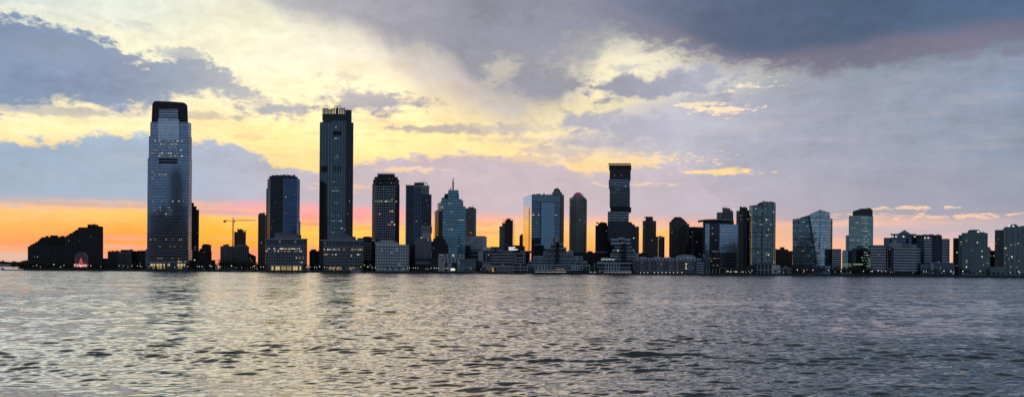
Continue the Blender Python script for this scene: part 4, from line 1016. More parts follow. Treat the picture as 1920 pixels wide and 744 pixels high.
onwall(.33, .80, 379, 470, glass('smooth_blue_glass', (.20, .33, .42), fh=4.0, bw=1.6, metal=.9, span=.06, tilt=.006, blotch=.12), 'centre_bay', .5)
onwall(.305, .33, 379, 470, BLACK, 'shadow_gap', .3)
onwall(0, 1, 364.5, 366, METAL, 'parapet', .5); onwall(0, 1, 377.4, 378.4, SLATE, 'cornice_line', .3)
DK = mat('deep_blue_window', (.03, .045, .07), .2, .5)
v = 380.5
while v < 466:
    onwall(.02, .30, v, v + 2.0, DK, 'window_band', .22); onwall(.81, .99, v, v + 1.8, DK, 'window_band', .22); v += 4.9
for v in (394, 402, 412, 424, 444): onwall(.36 + .05 * (v % 3), .78, v, v + .7, mat('pale_line', (.6, .7, .78), .2, .6), 'glint_strip', .55) if False else None
b.last = P; b.rowlit(402.5, 1000, 1002, 1, w=2, h=1.4, kinds=(1,)); b.rowlit(402.5, 1010, 1012, 1, w=2, h=1.4, kinds=(1,)); b.rowlit(402, 1041, 1047, .9, w=2.2, h=.8, kinds=(1,)); b.lits(8, w=1.6, h=.8, kinds=(3,), edges=[1], v1=470)

# ---- stone tower with pink crown
b = B('residential_tower', 'pale stone residential tower with chamfered sides and a pink lit crown', 1083, 1380, v=420)
STL = mat('grey_green_stone', (.38, .39, .37), .85, streak=True)
b.mass([(1067, 10), (1070, 2), (1077, 0), (1081, -2), (1089, -2), (1093, 0), (1098, 2), (1100, 8)], 373.5, None, STL, D=34); P = b.last
b.grid(fh=3.0, bw=2.7, ww=1.3, wh=1.7, lit=.035, kinds=(1, 2), z0=b.z(472)); b.mass([(1069, 6), (1074, 2), (1094, 2), (1098, 6)], 370, 373.7, STL, 'setback', D=28)
b.mass([(1072.5, 5), (1095, 5)], 367.5, 370.2, STL, 'setback', D=22)
PINK = mat('pink_floodlit_crown', (.45, .12, .25), .6, emit=(.75, .12, .38), es=.10, var=.2)
b.elev([(1075, 368), (1075.5, 364.5), (1078, 364), (1079, 361.5), (1084, 360.6), (1088.5, 361.5), (1089.5, 364), (1092.5, 364.5), (1093, 368)], PINK, 'crown', Y=1388, D=14)
for u in (1076, 1080, 1084.5, 1088, 1091.5): b.box(u, u + .9, 360 if 1079 < u < 1089 else 362.8, 368, PINK, 'pinnacle', Y=1387, D=1)
for i in range(6): u = 1068 + i * 5.6; b.box(u, u + 1.6, 371, 374.5, STL, 'dormer', Y=1378.5, D=4)

# ---- hotel
b = B('hotel', 'broad waterfront hotel with brown roof storey carrying two lines of lit lettering', 955, 1240)
LG2 = mat('grey_pink_concrete', (.40, .39, .41), .8, streak=True)
b.mass([(922, 8), (936, 0), (986, 0)], 472.5, None, DARK, D=40); P = b.last
b.bands(fh=4.1, h=1.9, m=LG2, name='balcony_band', inset=0, out=.6, z0=GZ + 13, off=0)
b.mass([(947, 6), (984, 6)], 461, 472.8, mat('brown_roof_storey', (.055, .035, .035), .8), 'roof_storey', D=26); RS = b.last
b.mass([(942, 4), (962, 4)], 470.3, 472.9, LG2, 'roof_terrace', D=2.6, Y=1238.5); b.mass([(975, 2), (984, 2)], 470.5, 474, LG2, 'roof_terrace', D=3, Y=1238.5)
b.elev([(953, 461.2), (958, 459.6), (978, 459.6), (984, 463), (984, 461.2)], DARK, 'roof_cap', Y=1250, D=12)
b.mass([(966, -2), (982, -2)], 476.5, 495, DARK, 'balcony_bay', D=1.8); b.bands(fh=4.1, h=1.3, m=LGREY, name='balcony_rail', inset=0, out=.5, off=.3); b.fins(bw=11, w=.8, m=LGREY, out=.9)
b.mass([(904, -12), (962, -12)], 497, None, LG2, 'promenade_terrace', D=10); b.bands(fh=3.6, h=1.4, m=WIN(), inset=.5, off=1.2)
b.mass([(962, -14), (990, -14)], 494.5, None, DARK, 'corner_pavilion', D=12); b.bands(fh=4.2, h=1.4, m=LGREY, name='pavilion_band', inset=0, off=2.8); b.fins(bw=11.5, w=.9, m=LGREY, out=.8)
ws = mat('white_sign_light', (.8, .8, .8), .5, emit=(1, .97, .92), es=2.0, var=0); wl = mat('white_lamp_light', (.8, .8, .8), .5, emit=(1, .93, .82), es=.85, var=0)
def word(b, w, u0, u1, v, h, Y): text(w, PX(u0, v, Y), PX(u1, v, Y), PZ((u0 + u1) / 2, v, Y), Y - .4, ws, b.root, h=h)
word(b, 'HYATT', 954, 966, 464.3, 2.0, 1246); word(b, 'REGENCY', 954, 970.5, 467.8, 1.7, 1246)
b.last = P; b.lits(7, kinds=(1, 2), w=1.4, h=1); b.last = (*foot([(922, 8), (936, 0), (986, 0)], 1240, 40), GZ, b.z(495)); b.rowlit(499, 927.5, 928.5, 1, w=2, h=2, kinds=(1,), Y=1228)
for i in range(12): u = 933 + i * 3.1; b.box(u, u + .8, 509.3, 510.6, wl if i % 3 else w_pale, 'terrace_lamp', Y=1226, D=.6)
for i in range(4): u = 914 + i * 3.4; b.box(u, u + .6, 502, 507.5, MATS['lobby_glow_dim'], 'entrance_lamp', Y=1227, D=.6)
b.box(922, 926.5, 502, 509, MATS['lobby_glow_dim'], 'entrance_lamp', Y=1227, D=.6)

# ---- dark bulk behind the pyramids
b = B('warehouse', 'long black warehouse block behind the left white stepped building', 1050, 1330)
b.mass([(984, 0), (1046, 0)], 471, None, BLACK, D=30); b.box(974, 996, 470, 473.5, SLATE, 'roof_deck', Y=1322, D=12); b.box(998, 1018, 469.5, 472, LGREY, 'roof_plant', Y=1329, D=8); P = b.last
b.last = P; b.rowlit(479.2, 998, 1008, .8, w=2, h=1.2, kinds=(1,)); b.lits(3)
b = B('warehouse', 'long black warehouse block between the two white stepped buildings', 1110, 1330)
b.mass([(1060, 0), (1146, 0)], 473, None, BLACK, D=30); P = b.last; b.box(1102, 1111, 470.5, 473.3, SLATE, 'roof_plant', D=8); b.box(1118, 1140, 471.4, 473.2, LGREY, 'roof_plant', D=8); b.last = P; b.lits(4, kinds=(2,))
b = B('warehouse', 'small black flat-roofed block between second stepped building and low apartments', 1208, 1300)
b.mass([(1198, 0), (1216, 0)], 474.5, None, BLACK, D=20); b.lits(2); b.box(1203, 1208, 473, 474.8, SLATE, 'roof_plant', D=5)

# ---- white stepped (ziggurat) waterfront buildings
BLUEW = mat('blue_white_concrete', (.56, .66, .73), .7, streak=True)
def ziggurat(label, rows, spine, top, Y=1244, low=None, litrows=()):
    b = B('stepped_office_building', label, (spine[0] + spine[1]) / 2, Y)
    n = len(rows)
    for i, (v0, v1, u0, u1) in enumerate(rows):
        d = (n - 1 - i) * -2.2
        b.mass([(u0, 12 + d), (u1, 12 + d)], v0, v1 if i < n - 1 else v1, DK2, 'storey', D=30 - i)
        P = b.last; hh = P[3] - P[2]; nb = max(1, round(hh / 4.2)); st = hh / nb
        for k in range(nb):
            mb = MB()
            for e in range(P[1]):
                p, q = P[0][e], P[0][e + 1]; L = math.dist(p, q); mb.panel(p, q, 0, L, P[3] - k * st - st * .50, P[3] - k * st + .1, .6)
            mb.build('parapet_band', BLUEW, b.root)
        b.fins(bw=8.5, w=.8, m=BLUEW, name='pier', out=.25, z0=P[2] + .02, z1=P[3] - .3) if (u1 - u0) > 40 else None
        b.lits(max(2, int((u1 - u0) / 9)), w=1.7, h=1.1, fh=st, kinds=(1, 0, 1, 2))
    for v0, v1, u0, u1 in spine[2]: b.box(u0, u1, v0, v1, BLACK, 'dark_spine', Y=Y - 16 + 1, D=24)
    return b
DK2 = mat('blue_black_glass', (.03, .04, .055), .2, .3)
b = ziggurat('white stepped waterfront building with black spine, larger left one below the blue box tower',
    [(442.5, 446, 1037.5, 1046), (446.4, 450, 1036.5, 1046), (450.5, 454, 1036, 1046.5), (455.8, 463, 1032.5, 1056), (463, 471, 1024, 1062), (471, 480, 1019, 1075), (480, 488.5, 1000, 1093), (488.5, 495.5, 991.5, 1101)], (1042, 1050, [(453, 494, 1042.6, 1048.6), (458, 462, 1043.5, 1049.5)]), None)
b.mass([(990, -16), (1105.5, -16)], 495.5, None, DK2, 'podium', D=14); P = b.last
for v0, v1, u0, u1 in ((495.6, 497.2, 989.5, 1106), (500.2, 501.2, 990, 1100), (504.8, 506.4, 1002, 1106)): b.box(u0, u1, v0, v1, BLUEW, 'deck_band', Y=1226.5, D=2)
for u in (1002.5, 1008, 1014, 1020, 1026, 1032, 1072, 1077, 1082, 1087, 1092, 1098.5, 1105): b.box(u, u + 1.0 + (u in (1008, 1014, 1020, 1072, 1077, 1082)) * 1.4, 496.5, 505, BLUEW, 'deck_pier', Y=1226.8, D=1)
for i in range(26):
    u = 1003 + i * 2.3
    b.box(u, u + .85, 508.9, 510, wl if (i * 7) % 5 else w_pale, 'terrace_lamp', Y=1224, D=.5)
for u in (1043, 1047, 1051.5, 1056): b.box(u, u + 1.8, 503, 505.5, w_dim, 'lobby_window', Y=1225.6, D=.5)
b.box(1054, 1062, 493, 496, w_dim, 'lobby_window', Y=1232, D=.5) if False else None
b.mass([(1064, 10), (1074, 10)], 469.5, 472, BLUEW, 'roof_box', D=10)
b = ziggurat('white stepped waterfront building with black spine, smaller right one below the stacked dark tower',
    [(445.2, 452, 1160, 1170), (447.5, 461, 1145, 1182), (461, 467, 1152, 1185), (467, 474.5, 1148, 1190), (474.5, 483, 1145, 1197), (483, 490.5, 1127, 1197), (490.5, 497, 1120, 1197)], (1165, 1174, [(456, 496, 1168.8, 1174.2), (493, 497, 1166, 1177)]), None)
b.mass([(1119, -16), (1183, -16)], 497, None, DK2, 'podium', D=14)
for v0, v1, u0, u1 in ((492.3, 494, 1119.5, 1185), (500.5, 501.5, 1120, 1183), (506.3, 507.8, 1120, 1184)): b.box(u0, u1, v0, v1, BLUEW, 'deck_band', Y=1226.5, D=2)
for u in (1135, 1140, 1145, 1150, 1155, 1160): b.box(u, u + 1.9, 494, 506, BLUEW, 'deck_pier', Y=1226.8, D=1)
for i in range(20):
    u = 1133 + i * 2.6; b.box(u, u + .9, 510, 511.1, wl if (i * 7) % 4 else w_pale, 'terrace_lamp', Y=1224, D=.5)
for i in range(9): u = 1127 + i * 3; b.box(u, u + 2, 485.4, 487, w_pale if i % 2 else w_cool, 'lit_window', Y=1240.2, D=.6)
b = B('pavilion', 'low green-lit pavilion between the two white stepped buildings', 1112, 1232)
b.mass([(1105.8, 0), (1119, 0)], 497, None, mat('green_grey_wall', (.06, .09, .06), .8), D=14); b.box(1114, 1115.4, 493, 508, LGREY, 'mast', Y=1231, D=1)
for u in (1105.5, 1108, 1111.3, 1114, 1116.5): b.box(u, u + .9, 509.4, 510.4, wl, 'terrace_lamp', Y=1230, D=.5)
b.box(1123, 1126, 508.2, 510, w_cool, 'lit_sign', Y=1228, D=.5)

# ---- stacked blocks tower and dark neighbours
G_ST = glass('banded_dark_glass', (.14, .175, .21), fh=3.9, bw=4, metal=.7, span=.5, spc=(.015, .018, .022), tilt=.004, blotch=.5, mull=.05)
G_STL = glass('banded_grey_glass', (.30, .36, .42), fh=3.9, bw=4, metal=.7, span=.45, spc=(.02, .025, .03), tilt=.004, blotch=.4, mull=.05)
b = B('residential_tower', 'tall dark tower of stacked shifted blocks with an open frame on top', 1161, 1320, v=380)
for v0, v1, u0, u1, m_, nm in ((309.5, 317, 1140.7, 1182.6, BLACK, 'crown_storey'), (317, 337, 1142, 1181.5, G_NAVYD, 'block'), (337, 352, 1140.4, 1180, G_STL, 'block'), (352, 388, 1142.3, 1180.5, G_ST, 'block'), (388, 396.5, 1144, 1183, BLACK, 'neck'), (396.5, 416, 1139, 1178.6, G_STL, 'block'), (416, None, 1139, 1184, G_NAVYD, 'lower_block')):
    b.mass([(u0, 0), (u1, 0)], v0, v1, m_, nm, D=34 - (v0 % 3))
    if 'block' in nm and v1: b.bands(fh=3.9, h=.55, m=BLACK, name='floor_shadow', inset=0, out=.3) ; b.lits(4, w=1.4, h=.8, kinds=(2, 1))
mb = MB()
for i in range(9):
    x = PX(1141 + i * 5.15, 308, 1320); mb.bar((x, 1320.5, b.z(310)), (x, 1320.5, b.z(306.6)), .3); mb.bar((x, 1345, b.z(310)), (x, 1345, b.z(306.6)), .3)
mb.bar((PX(1141, 307, 1320), 1320.5, b.z(307.4)), (PX(1182.4, 307, 1320), 1320.5, b.z(307.4)), .9); mb.bar((PX(1145, 307, 1320), 1345, b.z(307.2)), (PX(1180, 307, 1320), 1345, b.z(307.2)), .8)
mb.build('open_frame', DARK, b.root)
b = B('residential_tower', 'black apartment tower left of the foot of the stacked tower', 1128, 1340)
b.mass([(1116, 0), (1146, 0)], 422.5, None, DBRICK, D=30); P = b.last; b.grid(fh=3.2, bw=3.1, lit=.05, kinds=(2, 1), z0=b.z(472), m=BLACK); b.mass([(1121, 1), (1138, 1)], 418, 422.8, DBRICK, 'setback', D=20); b.box(1126, 1134, 416.5, 418.2, DBRICK, 'roof_box', D=8)
b = B('residential_tower', 'dark apartment tower right of the foot of the stacked tower', 1189, 1345)
b.mass([(1176, 0), (1190, 0)], 420.5, None, G_NAVYD, 'left_wall', D=30); b.lits(6, kinds=(2, 1)); b.mass([(1190, -1), (1198, -1)], 424.5, None, SLATE, 'right_wall', D=26); b.grid(fh=3.3, bw=2.6, ww=1.4, wh=2, lit=.05, kinds=(2, 1)); b.box(1181, 1186, 418.5, 420.8, DARK, 'roof_box', D=6)
b = B('residential_tower', 'brown apartment tower with rounded flat top, taller of the joined pair', 1219, 1420)
b.mass([(1205, 5), (1208, 0), (1225, 0), (1229.5, 6)], 413.5, 448, BROWN, 'upper_wall', D=30); b.grid(fh=3.1, bw=2.7, ww=1.4, wh=1.6, lit=.03, kinds=(2, 1)); b.fins(bw=9, w=.9, m=TAN, out=.5)
b.mass([(1204.5, 4), (1208, -1), (1234, -1)], 443, None, BROWN, D=32); b.grid(fh=3.1, bw=2.7, ww=1.4, wh=1.6, lit=.04, kinds=(2, 1), z0=b.z(486))
b.mass([(1210, 2), (1224, 2)], 407, 413.8, BROWN, 'top_storey', D=18); b.box(1209.5, 1224.5, 406.3, 407.4, GREY, 'cornice', D=16)
b = B('residential_tower', 'brown apartment tower, the shorter flat-topped one of the joined pair', 1240, 1416)
b.mass([(1234.3, 0), (1243, 0), (1246, 6)], 443.5, None, BROWN, D=30); b.grid(fh=3.1, bw=2.6, ww=1.4, wh=1.6, lit=.03, kinds=(2,), z0=b.z(486)); b.bands(fh=6.2, h=.4, m=TAN, name='ledge', inset=0)
b = B('residential_tower', 'brown stone tower with sloping trapezoid crown, right of the joined pair', 1271, 1410)
b.mass([(1255, 5), (1258, 0), (1282, 0), (1287.5, 7)], 415.5, None, mat('dusky_stone', (.13, .105, .10), .85, streak=True), D=30); P = b.last; b.grid(fh=3.1, bw=2.8, ww=1.5, wh=1.7, lit=.03, kinds=(1, 2), z0=b.z(480)); b.last = P; b.fins(bw=9, w=1.0, m=TAN, out=.5)
b.elev([(1257, 416), (1260, 411.5), (1263, 409), (1265, 406.7), (1277, 406.7), (1279, 409), (1283, 411.5), (1286, 416)], MATS['dusky_stone'], 'crown', Y=1414, D=18)
b = B('office_block', 'plain black-blue slab filling the gap left of the roofed glass office', 1305, 1380)
b.mass([(1287, 2), (1292, 0)], 419.5, None, G_NAVYD, 'left_wall', D=30); b.mass([(1291.5, 0), (1318, 0)], 425.5, None, G_NAVYD, D=30); b.lits(9, w=1.3, h=.9, kinds=(2, 1), v1=480)

# ---- long low apartments with oval roof
b = B('low_apartment_building', 'long low waterfront apartment building with balconies and an oval grey roof', 1253, 1238)
BRK = mat('mauve_brick', (.20, .19, .205), .85)
b.mass([(1186, 4), (1192, 0), (1306, 0)], 487.5, None, BRK, D=30); P = b.last
b.mass([(1190, 3), (1316, 3)], 483.5, 487.8, BLUEW, 'attic', D=22); b.grid(fh=5, bw=5, ww=2.4, wh=2, lit=.05, kinds=(1,), z0=b.z(487))
b.last = P; b.bands(fh=999, h=1.0, m=BLUEW, name='cornice', z0=P[3] - .9, off=0, inset=0, out=.6); b.last = P
b.grid(fh=3.5, bw=3.6, ww=1.9, wh=1.9, lit=.05, kinds=(1, 2, 0), z0=GZ + 3.5)
for k, u in enumerate((1186.5, 1200, 1216, 1231, 1239, 1254, 1268, 1290)):
    for j in range(5): b.box(u, u + (8 if k % 2 else 4), 489 + j * 4.1, 490 + j * 4.1, BLUEW, 'balcony', Y=1235.6, D=2.3)
for u in (1200, 1228, 1246, 1286): b.box(u, u + 12, 481.8, 484, WHITE, 'roof_terrace', Y=1243, D=10)
b.mass([(1306, -1), (1320.5, 2)], 488.5, None, DK2, 'glass_end', D=26); b.bands(fh=3.5, h=1.4, m=BLUEW, name='balcony_band', inset=0, out=.8, off=.5)
b.elev([(1267, 484), (1267, 481.5), (1269, 479.5), (1274, 478), (1285, 477), (1296, 477.5), (1303, 480), (1304.5, 482), (1303, 484)], METAL, 'oval_roof', Y=1246, D=18)
b.last = P
for u in (1200.5, 1207.5, 1214, 1226.5, 1233.5, 1241, 1248, 1255, 1262.5, 1270, 1278): b.box(u, u + 1.3, 510, 511.4, wl, 'terrace_lamp', Y=1232, D=.8)
for v, u in ((494.5, 1286.5), (499, 1286), (503, 1286.5), (495, 1240)): b.rowlit(v, u, u + .6, 1, w=1.8, h=1.5, kinds=(1,))

# ---- glass office with overhanging roof
G_OF = glass('office_mirror_glass', (.34, .46, .56), fh=4.2, bw=1.7, metal=.9, span=.16, tilt=.006, blotch=.25)
G_OFD = glass('office_dark_glass', (.05, .065, .085), fh=4.2, bw=1.7, metal=.6, span=.25, tilt=.006, blotch=.5)
b = B('office_building', 'dark blue glass office with thin overhanging flat roof on the waterfront', 1350, 1240, v=450)
b.mass([(1318, 8), (1322, 2), (1330, 0)], 419, None, G_OF, 'left_wall', D=40)
b.mass([(1330, .5), (1349, .5)], 421, 503, G_OFD, 'dark_bay', D=34); DB = b.last
b.mass([(1349, 0), (1383, 2)], 420, 503, G_OF, 'right_wall', D=38); RW = b.last
b.mass([(1349, -.6), (1383, 1.4)], 473, 502, G_OFD, 'lower_glazing', D=1, Y=1239.6)
b.elev([(1318, 421.5), (1318, 413.5), (1376, 414), (1376, 421.5)], SLATE, 'roof_storey', Y=1246, D=30)
b.elev([(1308.5, 414), (1308.5, 413), (1322, 411.2), (1350, 410), (1356, 410), (1376, 413), (1376, 414.2), (1350, 412), (1322, 412.6)], METAL, 'overhanging_roof', Y=1233, D=42)
b.last = DB
for v, u0, u1, p in ((427, 1332, 1346, .4), (438, 1332, 1346, .4), (450, 1338, 1342, .6), (471, 1326, 1346, .6), (484, 1324, 1349, .6), (489, 1326, 1346, .3), (497, 1326, 1346, .4)): b.rowlit(v, u0, u1, p, w=2.2, h=.8, step=3, kinds=(2, 0))
b.last = RW
for v, u0, u1, p in ((432, 1356, 1378, .3), (484, 1349, 1362, .6), (493, 1376, 1382, .8), (490, 1376, 1382, .8), (500, 1376, 1382, .8)): b.rowlit(v, u0, u1, p, w=2.6, h=.7, step=3, kinds=(2,))
for u in (1324, 1330, 1336, 1342, 1349, 1360, 1371): b.box(u, u + 1.0, 503, 513, LGREY, 'column', Y=1238, D=1)
b.mass([(1321, 5), (1382, 5)], 503, None, BLACK, 'recessed_base', D=28); b.rowlit(508.5, 1366, 1400, .5, w=1.6, h=1.6, step=4, kinds=(1,))
for u in (1369, 1378, 1381, 1389, 1392.5, 1398): b.box(u, u + 1.6, 508.4, 510, wl, 'terrace_lamp', Y=1228, D=.6)
# ---- towers behind it
b = B('residential_tower', 'grey apartment tower top with three roof humps above the overhanging roof', 1359, 1420)
b.mass([(1343.5, 2), (1352, 0), (1374.5, 0)], 398, None, GREY, D=26); b.grid(fh=3.1, bw=2.7, ww=1.4, wh=1.6, lit=.02, kinds=(2,), z0=b.z(430)); b.mass([(1354, -1), (1369, -1)], 390.5, 398.2, GREY, 'upper_storey', D=20); b.grid(fh=3.1, bw=2.7, ww=1.4, wh=1.6, lit=.02); b.box(1369, 1374, 394.5, 398.2, GREY, 'roof_box', D=10)
b = B('residential_tower', 'dark grey ribbed apartment tower left of the tall green-glass pair', 1393, 1360)
b.mass([(1380.5, 4), (1384, 0), (1400, 0)], 395, None, mat('dark_grey_stone', (.10, .105, .11), .8), D=26); P = b.last; b.grid(fh=3.1, bw=2.7, ww=1.5, wh=1.7, lit=.03, kinds=(1, 2), z0=b.z(500)); b.last = P; b.fins(bw=7.5, w=.9, m=GREY, out=.5)
b.mass([(1400, 2), (1407, 5)], 394, None, G_NAVYD, 'right_wall', D=22); b.lits(5, kinds=(2,)); b.mass([(1386, 2), (1401, 2)], 388.5, 395.2, MATS['dark_grey_stone'], 'top_storey', D=14); b.grid(lit=.05)
G_GR = glass('green_balcony_glass', (.22, .38, .38), fh=3.1, bw=2.2, metal=.6, span=.3, spc=(.22, .26, .26), tilt=.02, blotch=.9, mull=.2)
b = B('residential_tower', 'tall green-glass apartment tower pair with scattered lit flats beside the glass office', 1430, 1330, v=440)
b.mass([(1404, 14), (1410, 2), (1418, 0)], 384.5, None, G_GR, 'left_wall', D=34); b.lits(10, w=1.3, h=1.1, fh=3.1, kinds=(1, 2), v1=495)
b.mass([(1418, -1), (1430, -1)], 384, None, G_GR, 'middle_wall', D=30); b.lits(10, w=1.3, h=1.1, fh=3.1, kinds=(1, 2, 3), v1=495)
b.mass([(1429, -3), (1449, -3), (1453.3, 3)], 380, None, G_GR, 'right_wall', D=34); RW = b.last; b.fins(bw=7, w=.9, m=GREY, out=.5)
b.elev([(1419.5, 384), (1421, 381.5), (1428, 378.5), (1450, 378), (1452.8, 380.3), (1452.8, 381), (1430, 381), (1428, 384)], SLATE, 'roof_storey', Y=1334, D=20)
b.last = RW; b.rowlit(412, 1436, 1441, .9, w=2.2, h=1.8, kinds=(1,)); b.rowlit(477.5, 1436, 1441, .9, w=2.2, h=1.8, kinds=(1,)); b.rowlit(430, 1439, 1440, 1, w=2, h=1.6, kinds=(1,)); b.rowlit(441.5, 1437, 1438, 1, w=2, h=1.6, kinds=(1,)); b.rowlit(397, 1449, 1450.5, 1, w=2, h=1.6, kinds=(1,)); b.rowlit(474, 1437.5, 1438.5, 1, w=2, h=1.6, kinds=(0,)); b.lits(22, w=1.3, h=1.0, fh=3.1, kinds=(1, 2, 3), v1=495)
b = B('podium_building', 'low white-framed podium with gridded windows below the green-glass pair', 1432, 1240)
b.mass([(1400, 2), (1419, 2)], 497, None, DARK, 'dark_wing', D=30); b.grid(lit=.12, kinds=(1, 2)); b.mass([(1419, 0), (1448, 0)], 497, None, DARK, D=30); P = b.last
b.bands(fh=6, h=.8, m=WHITE, name='frame_rail', inset=0, out=.5, z0=P[3] - 13, off=0); b.last = P; b.fins(bw=5.6, w=.8, m=WHITE, name='frame_post', out=.5, z0=P[3] - 13, z1=P[3] - .1)
b.mass([(1448, 0), (1463, 0)], 497, None, WHITE, 'blank_wall', D=30)
# ---- little buildings
b = B('brick_building', 'brown brick block with stepped top behind the little gabled hall', 1469, 1400)
b.mass([(1454, 0), (1478, 0)], 467, None, BROWN, D=26); b.grid(fh=3.3, bw=3, lit=.02, kinds=(2,), z0=b.z(500)); b.box(1465, 1471, 463, 467.2, BROWN, 'roof_box', D=8)
b.mass([(1477, 3), (1486, 3)], 470, None, BROWN, 'right_wall', D=20); b.grid(fh=3.3, bw=3, lit=.02, kinds=(2,)); b.mass([(1455, -30), (1486, -30)], 496.5, None, DARK, 'foreground_wing', D=14)
b = B('gabled_hall', 'little pale gabled hall with arched dark door on the quay', 1474, 1236)
b.elev([(1463, 514), (1463, 502.5), (1467, 502), (1469, 499.5), (1473, 497.2), (1477, 499.5), (1479, 502), (1484.5, 502.5), (1484.5, 514)], GREY, D=14); b.box(1470.8, 1475, 503.5, 513.5, BLACK, 'doorway', Y=1235.6, D=.6); b.box(1464, 1484, 501.8, 502.6, LGREY, 'cornice', Y=1235.4, D=.7)
b.box(1478, 1479.3, 505, 508, BLACK, 'window', Y=1235.6, D=.6); b.box(1466, 1467.3, 505, 508, BLACK, 'window', Y=1235.6, D=.6); b.box(1469.5, 1471, 509.4, 510.8, wl, 'door_lamp', Y=1234.8, D=.6)

# ---- faceted glass tower with pointed crystal top
G_CR = glass('banded_crystal_glass', (.25, .38, .41), fh=4.2, bw=2.0, metal=.8, span=.30, tilt=.012, blotch=.8)
G_CRL = glass('pale_crystal_glass', (.58, .78, .82), fh=4.2, bw=2.0, metal=.9, span=.24, spc=(.22, .27, .29), tilt=.010, blotch=.5)
b = B('office_tower', 'faceted glass tower with pale crystal roof point and slanting seam', 1523, 1300, v=450)
b.elev([(1486, 517), (1486, 411.5), (1500, 409.2), (1500, 408), (1522, 401.8), (1536, 500), (1536, 517)], G_CR, 'left_wall', Y=1300, D=36)
mb = MB(); Yf = 1298
b.elev([(1517.6, 403.5), (1518.2, 402), (1537.5, 393.6), (1537.5, 517), (1532, 517), (1531.6, 498)], G_CRL, 'centre_wall', Y=Yf, D=34)
b.elev([(1537.5, 393.6), (1556, 399.5), (1556, 409), (1537.5, 409)], G_CRL, 'crystal_top', Y=Yf, D=30)
b.mass([(1537.5, -2), (1557.5, 1)], 409, None, G_CRL, 'right_wall', D=34, Y=1300); RW = b.last
b.mass([(1556.6, 3), (1560.6, 8)], 409.2, None, G_CR, 'right_return', D=24, Y=1300)
mb = MB(); mb.bar((PX(1517.4, 403, Yf), Yf - .4, PZ(1517.4, 403, Yf)), (PX(1532, 495, Yf), Yf - .4, PZ(1532, 495, Yf)), .45); mb.build('slanting_seam', SLATE, b.root)
mb = MB(); mb.bar((PX(1518, 409, Yf), Yf - .4, PZ(1518, 408.5, Yf)), (PX(1557, 409, Yf), Yf - .4, PZ(1557, 409.3, Yf)), .35); mb.bar((PX(1537.5, 394, Yf), Yf - .4, PZ(1537.5, 394, Yf)), (PX(1537.5, 498, Yf), Yf - .4, PZ(1537.5, 498, Yf)), .28); mb.bar((PX(1518.2, 402, Yf), Yf - .4, PZ(1518.2, 402, Yf)), (PX(1537.5, 393.6, Yf), Yf - .4, PZ(1537.5, 393.6, Yf)), .35); mb.bar((PX(1537.5, 393.6, Yf), Yf - .4, PZ(1537.5, 393.6, Yf)), (PX(1556, 399.5, Yf), Yf - .4, PZ(1556, 399.5, Yf)), .35); mb.build('roof_frame', METAL, b.root)
b.last = (*foot([(1487, 0), (1516, 0)], 1300, 30), GZ, b.z(412)); LW = b.last
for v, u0, u1, p in ((419, 1497, 1514, .35), (424, 1504, 1516, .4), (416, 1502, 1514, .25), (450, 1492, 1508, .2), (470, 1492, 1512, .15)): b.last = LW; b.rowlit(v, u0, u1, p, w=1.8, h=.8, step=2.5, kinds=(3, 2))
b.last = RW
for v, u0, u1, p in ((449, 1540, 1552, .6), (454, 1541, 1551, .3), (480.5, 1547.5, 1549, 1), (462, 1538, 1552, .2)): b.rowlit(v, u0, u1, p, w=1.8, h=.9, step=2.4, kinds=(3, 1))
b.mass([(1523, -10), (1558, -10)], 497.5, None, G_BOX, 'glass_podium', D=9, Y=1296); b.mass([(1484, -12), (1523, -12)], 496, None, DARK, 'dark_podium', D=11, Y=1296); b.lits(5, kinds=(1, 2))
# ---- small striped, green tower
b = B('striped_office', 'small pale striped office squeezed between crystal tower and green glass tower', 1569, 1290)
b.mass([(1560, 0), (1577.5, 0)], 467.3, None, DK2, D=26); b.bands(fh=3.4, h=1.5, m=WHITE, name='spandrel_band', inset=0, off=.4, z0=b.z(506)); b.box(1561, 1577, 466.6, 468.4, DARK, 'parapet', Y=1289.5, D=2)
G_GN = glass('green_grey_glass', (.31, .47, .45), fh=3.9, bw=2.0, metal=.75, span=.25, tilt=.004, blotch=.35)
b = B('office_tower', 'green-grey glass tower with curved dark top and strings of lit windows', 1610, 1300, v=450)
b.mass([(1585.5, 0), (1592, 0)], 441, None, G_GN, 'left_wing', D=30); b.mass([(1591, -2), (1622, -2), (1637, 6)], 404.5, None, G_GN, D=38); P = b.last
b.elev([(1598.8, 405), (1598.8, 396.5), (1606, 393.5), (1618, 391.5), (1630, 391), (1636.3, 392.8), (1636.3, 405)], mat('dark_green_panel', (.06, .075, .078), .5), 'curved_top', Y=1302, D=28)
b.mass([(1579, -6), (1590, -8)], 470.5, None, G_GN, 'lower_wing', D=26); b.box(1583, 1586, 468.6, 470.8, DARK, 'roof_plant', D=5); b.mass([(1597, -10), (1620, -10)], 469, 506, G_OFD, 'front_bay', D=8); FB = b.last
b.last = P
for k, v in enumerate(range(408, 506, 5)):
    b.rowlit(v, 1616, 1633, .35 + .15 * (k % 3), w=1.7, h=.9, step=2.8, kinds=(3, 3, 1))
for v, u0, u1, p in ((417, 1602, 1612, .5), (427, 1597, 1605, .5), (436, 1600, 1610, .3), (450.5, 1594, 1612, .6)): b.rowlit(v, u0, u1, p, w=1.8, h=.8, step=2.2, kinds=(3, 1))
b.last = P; b.rowlit(498.5, 1593, 1618, .85, w=2.4, h=1.0, step=2.6, kinds=(0, 3))
gl = mat('greenish_yellow_glow', (.2, .2, .1), .5, emit=(.75, .80, .40), es=.26, var=0)
b.box(1579.5, 1597, 494, 495.2, gl, 'lit_storey', Y=1291, D=.5); b.box(1600, 1618, 494, 496.5, gl, 'lit_storey', Y=1289.4, D=.5); b.box(1579.5, 1597, 498, 499, gl, 'lit_storey', Y=1291, D=.5)
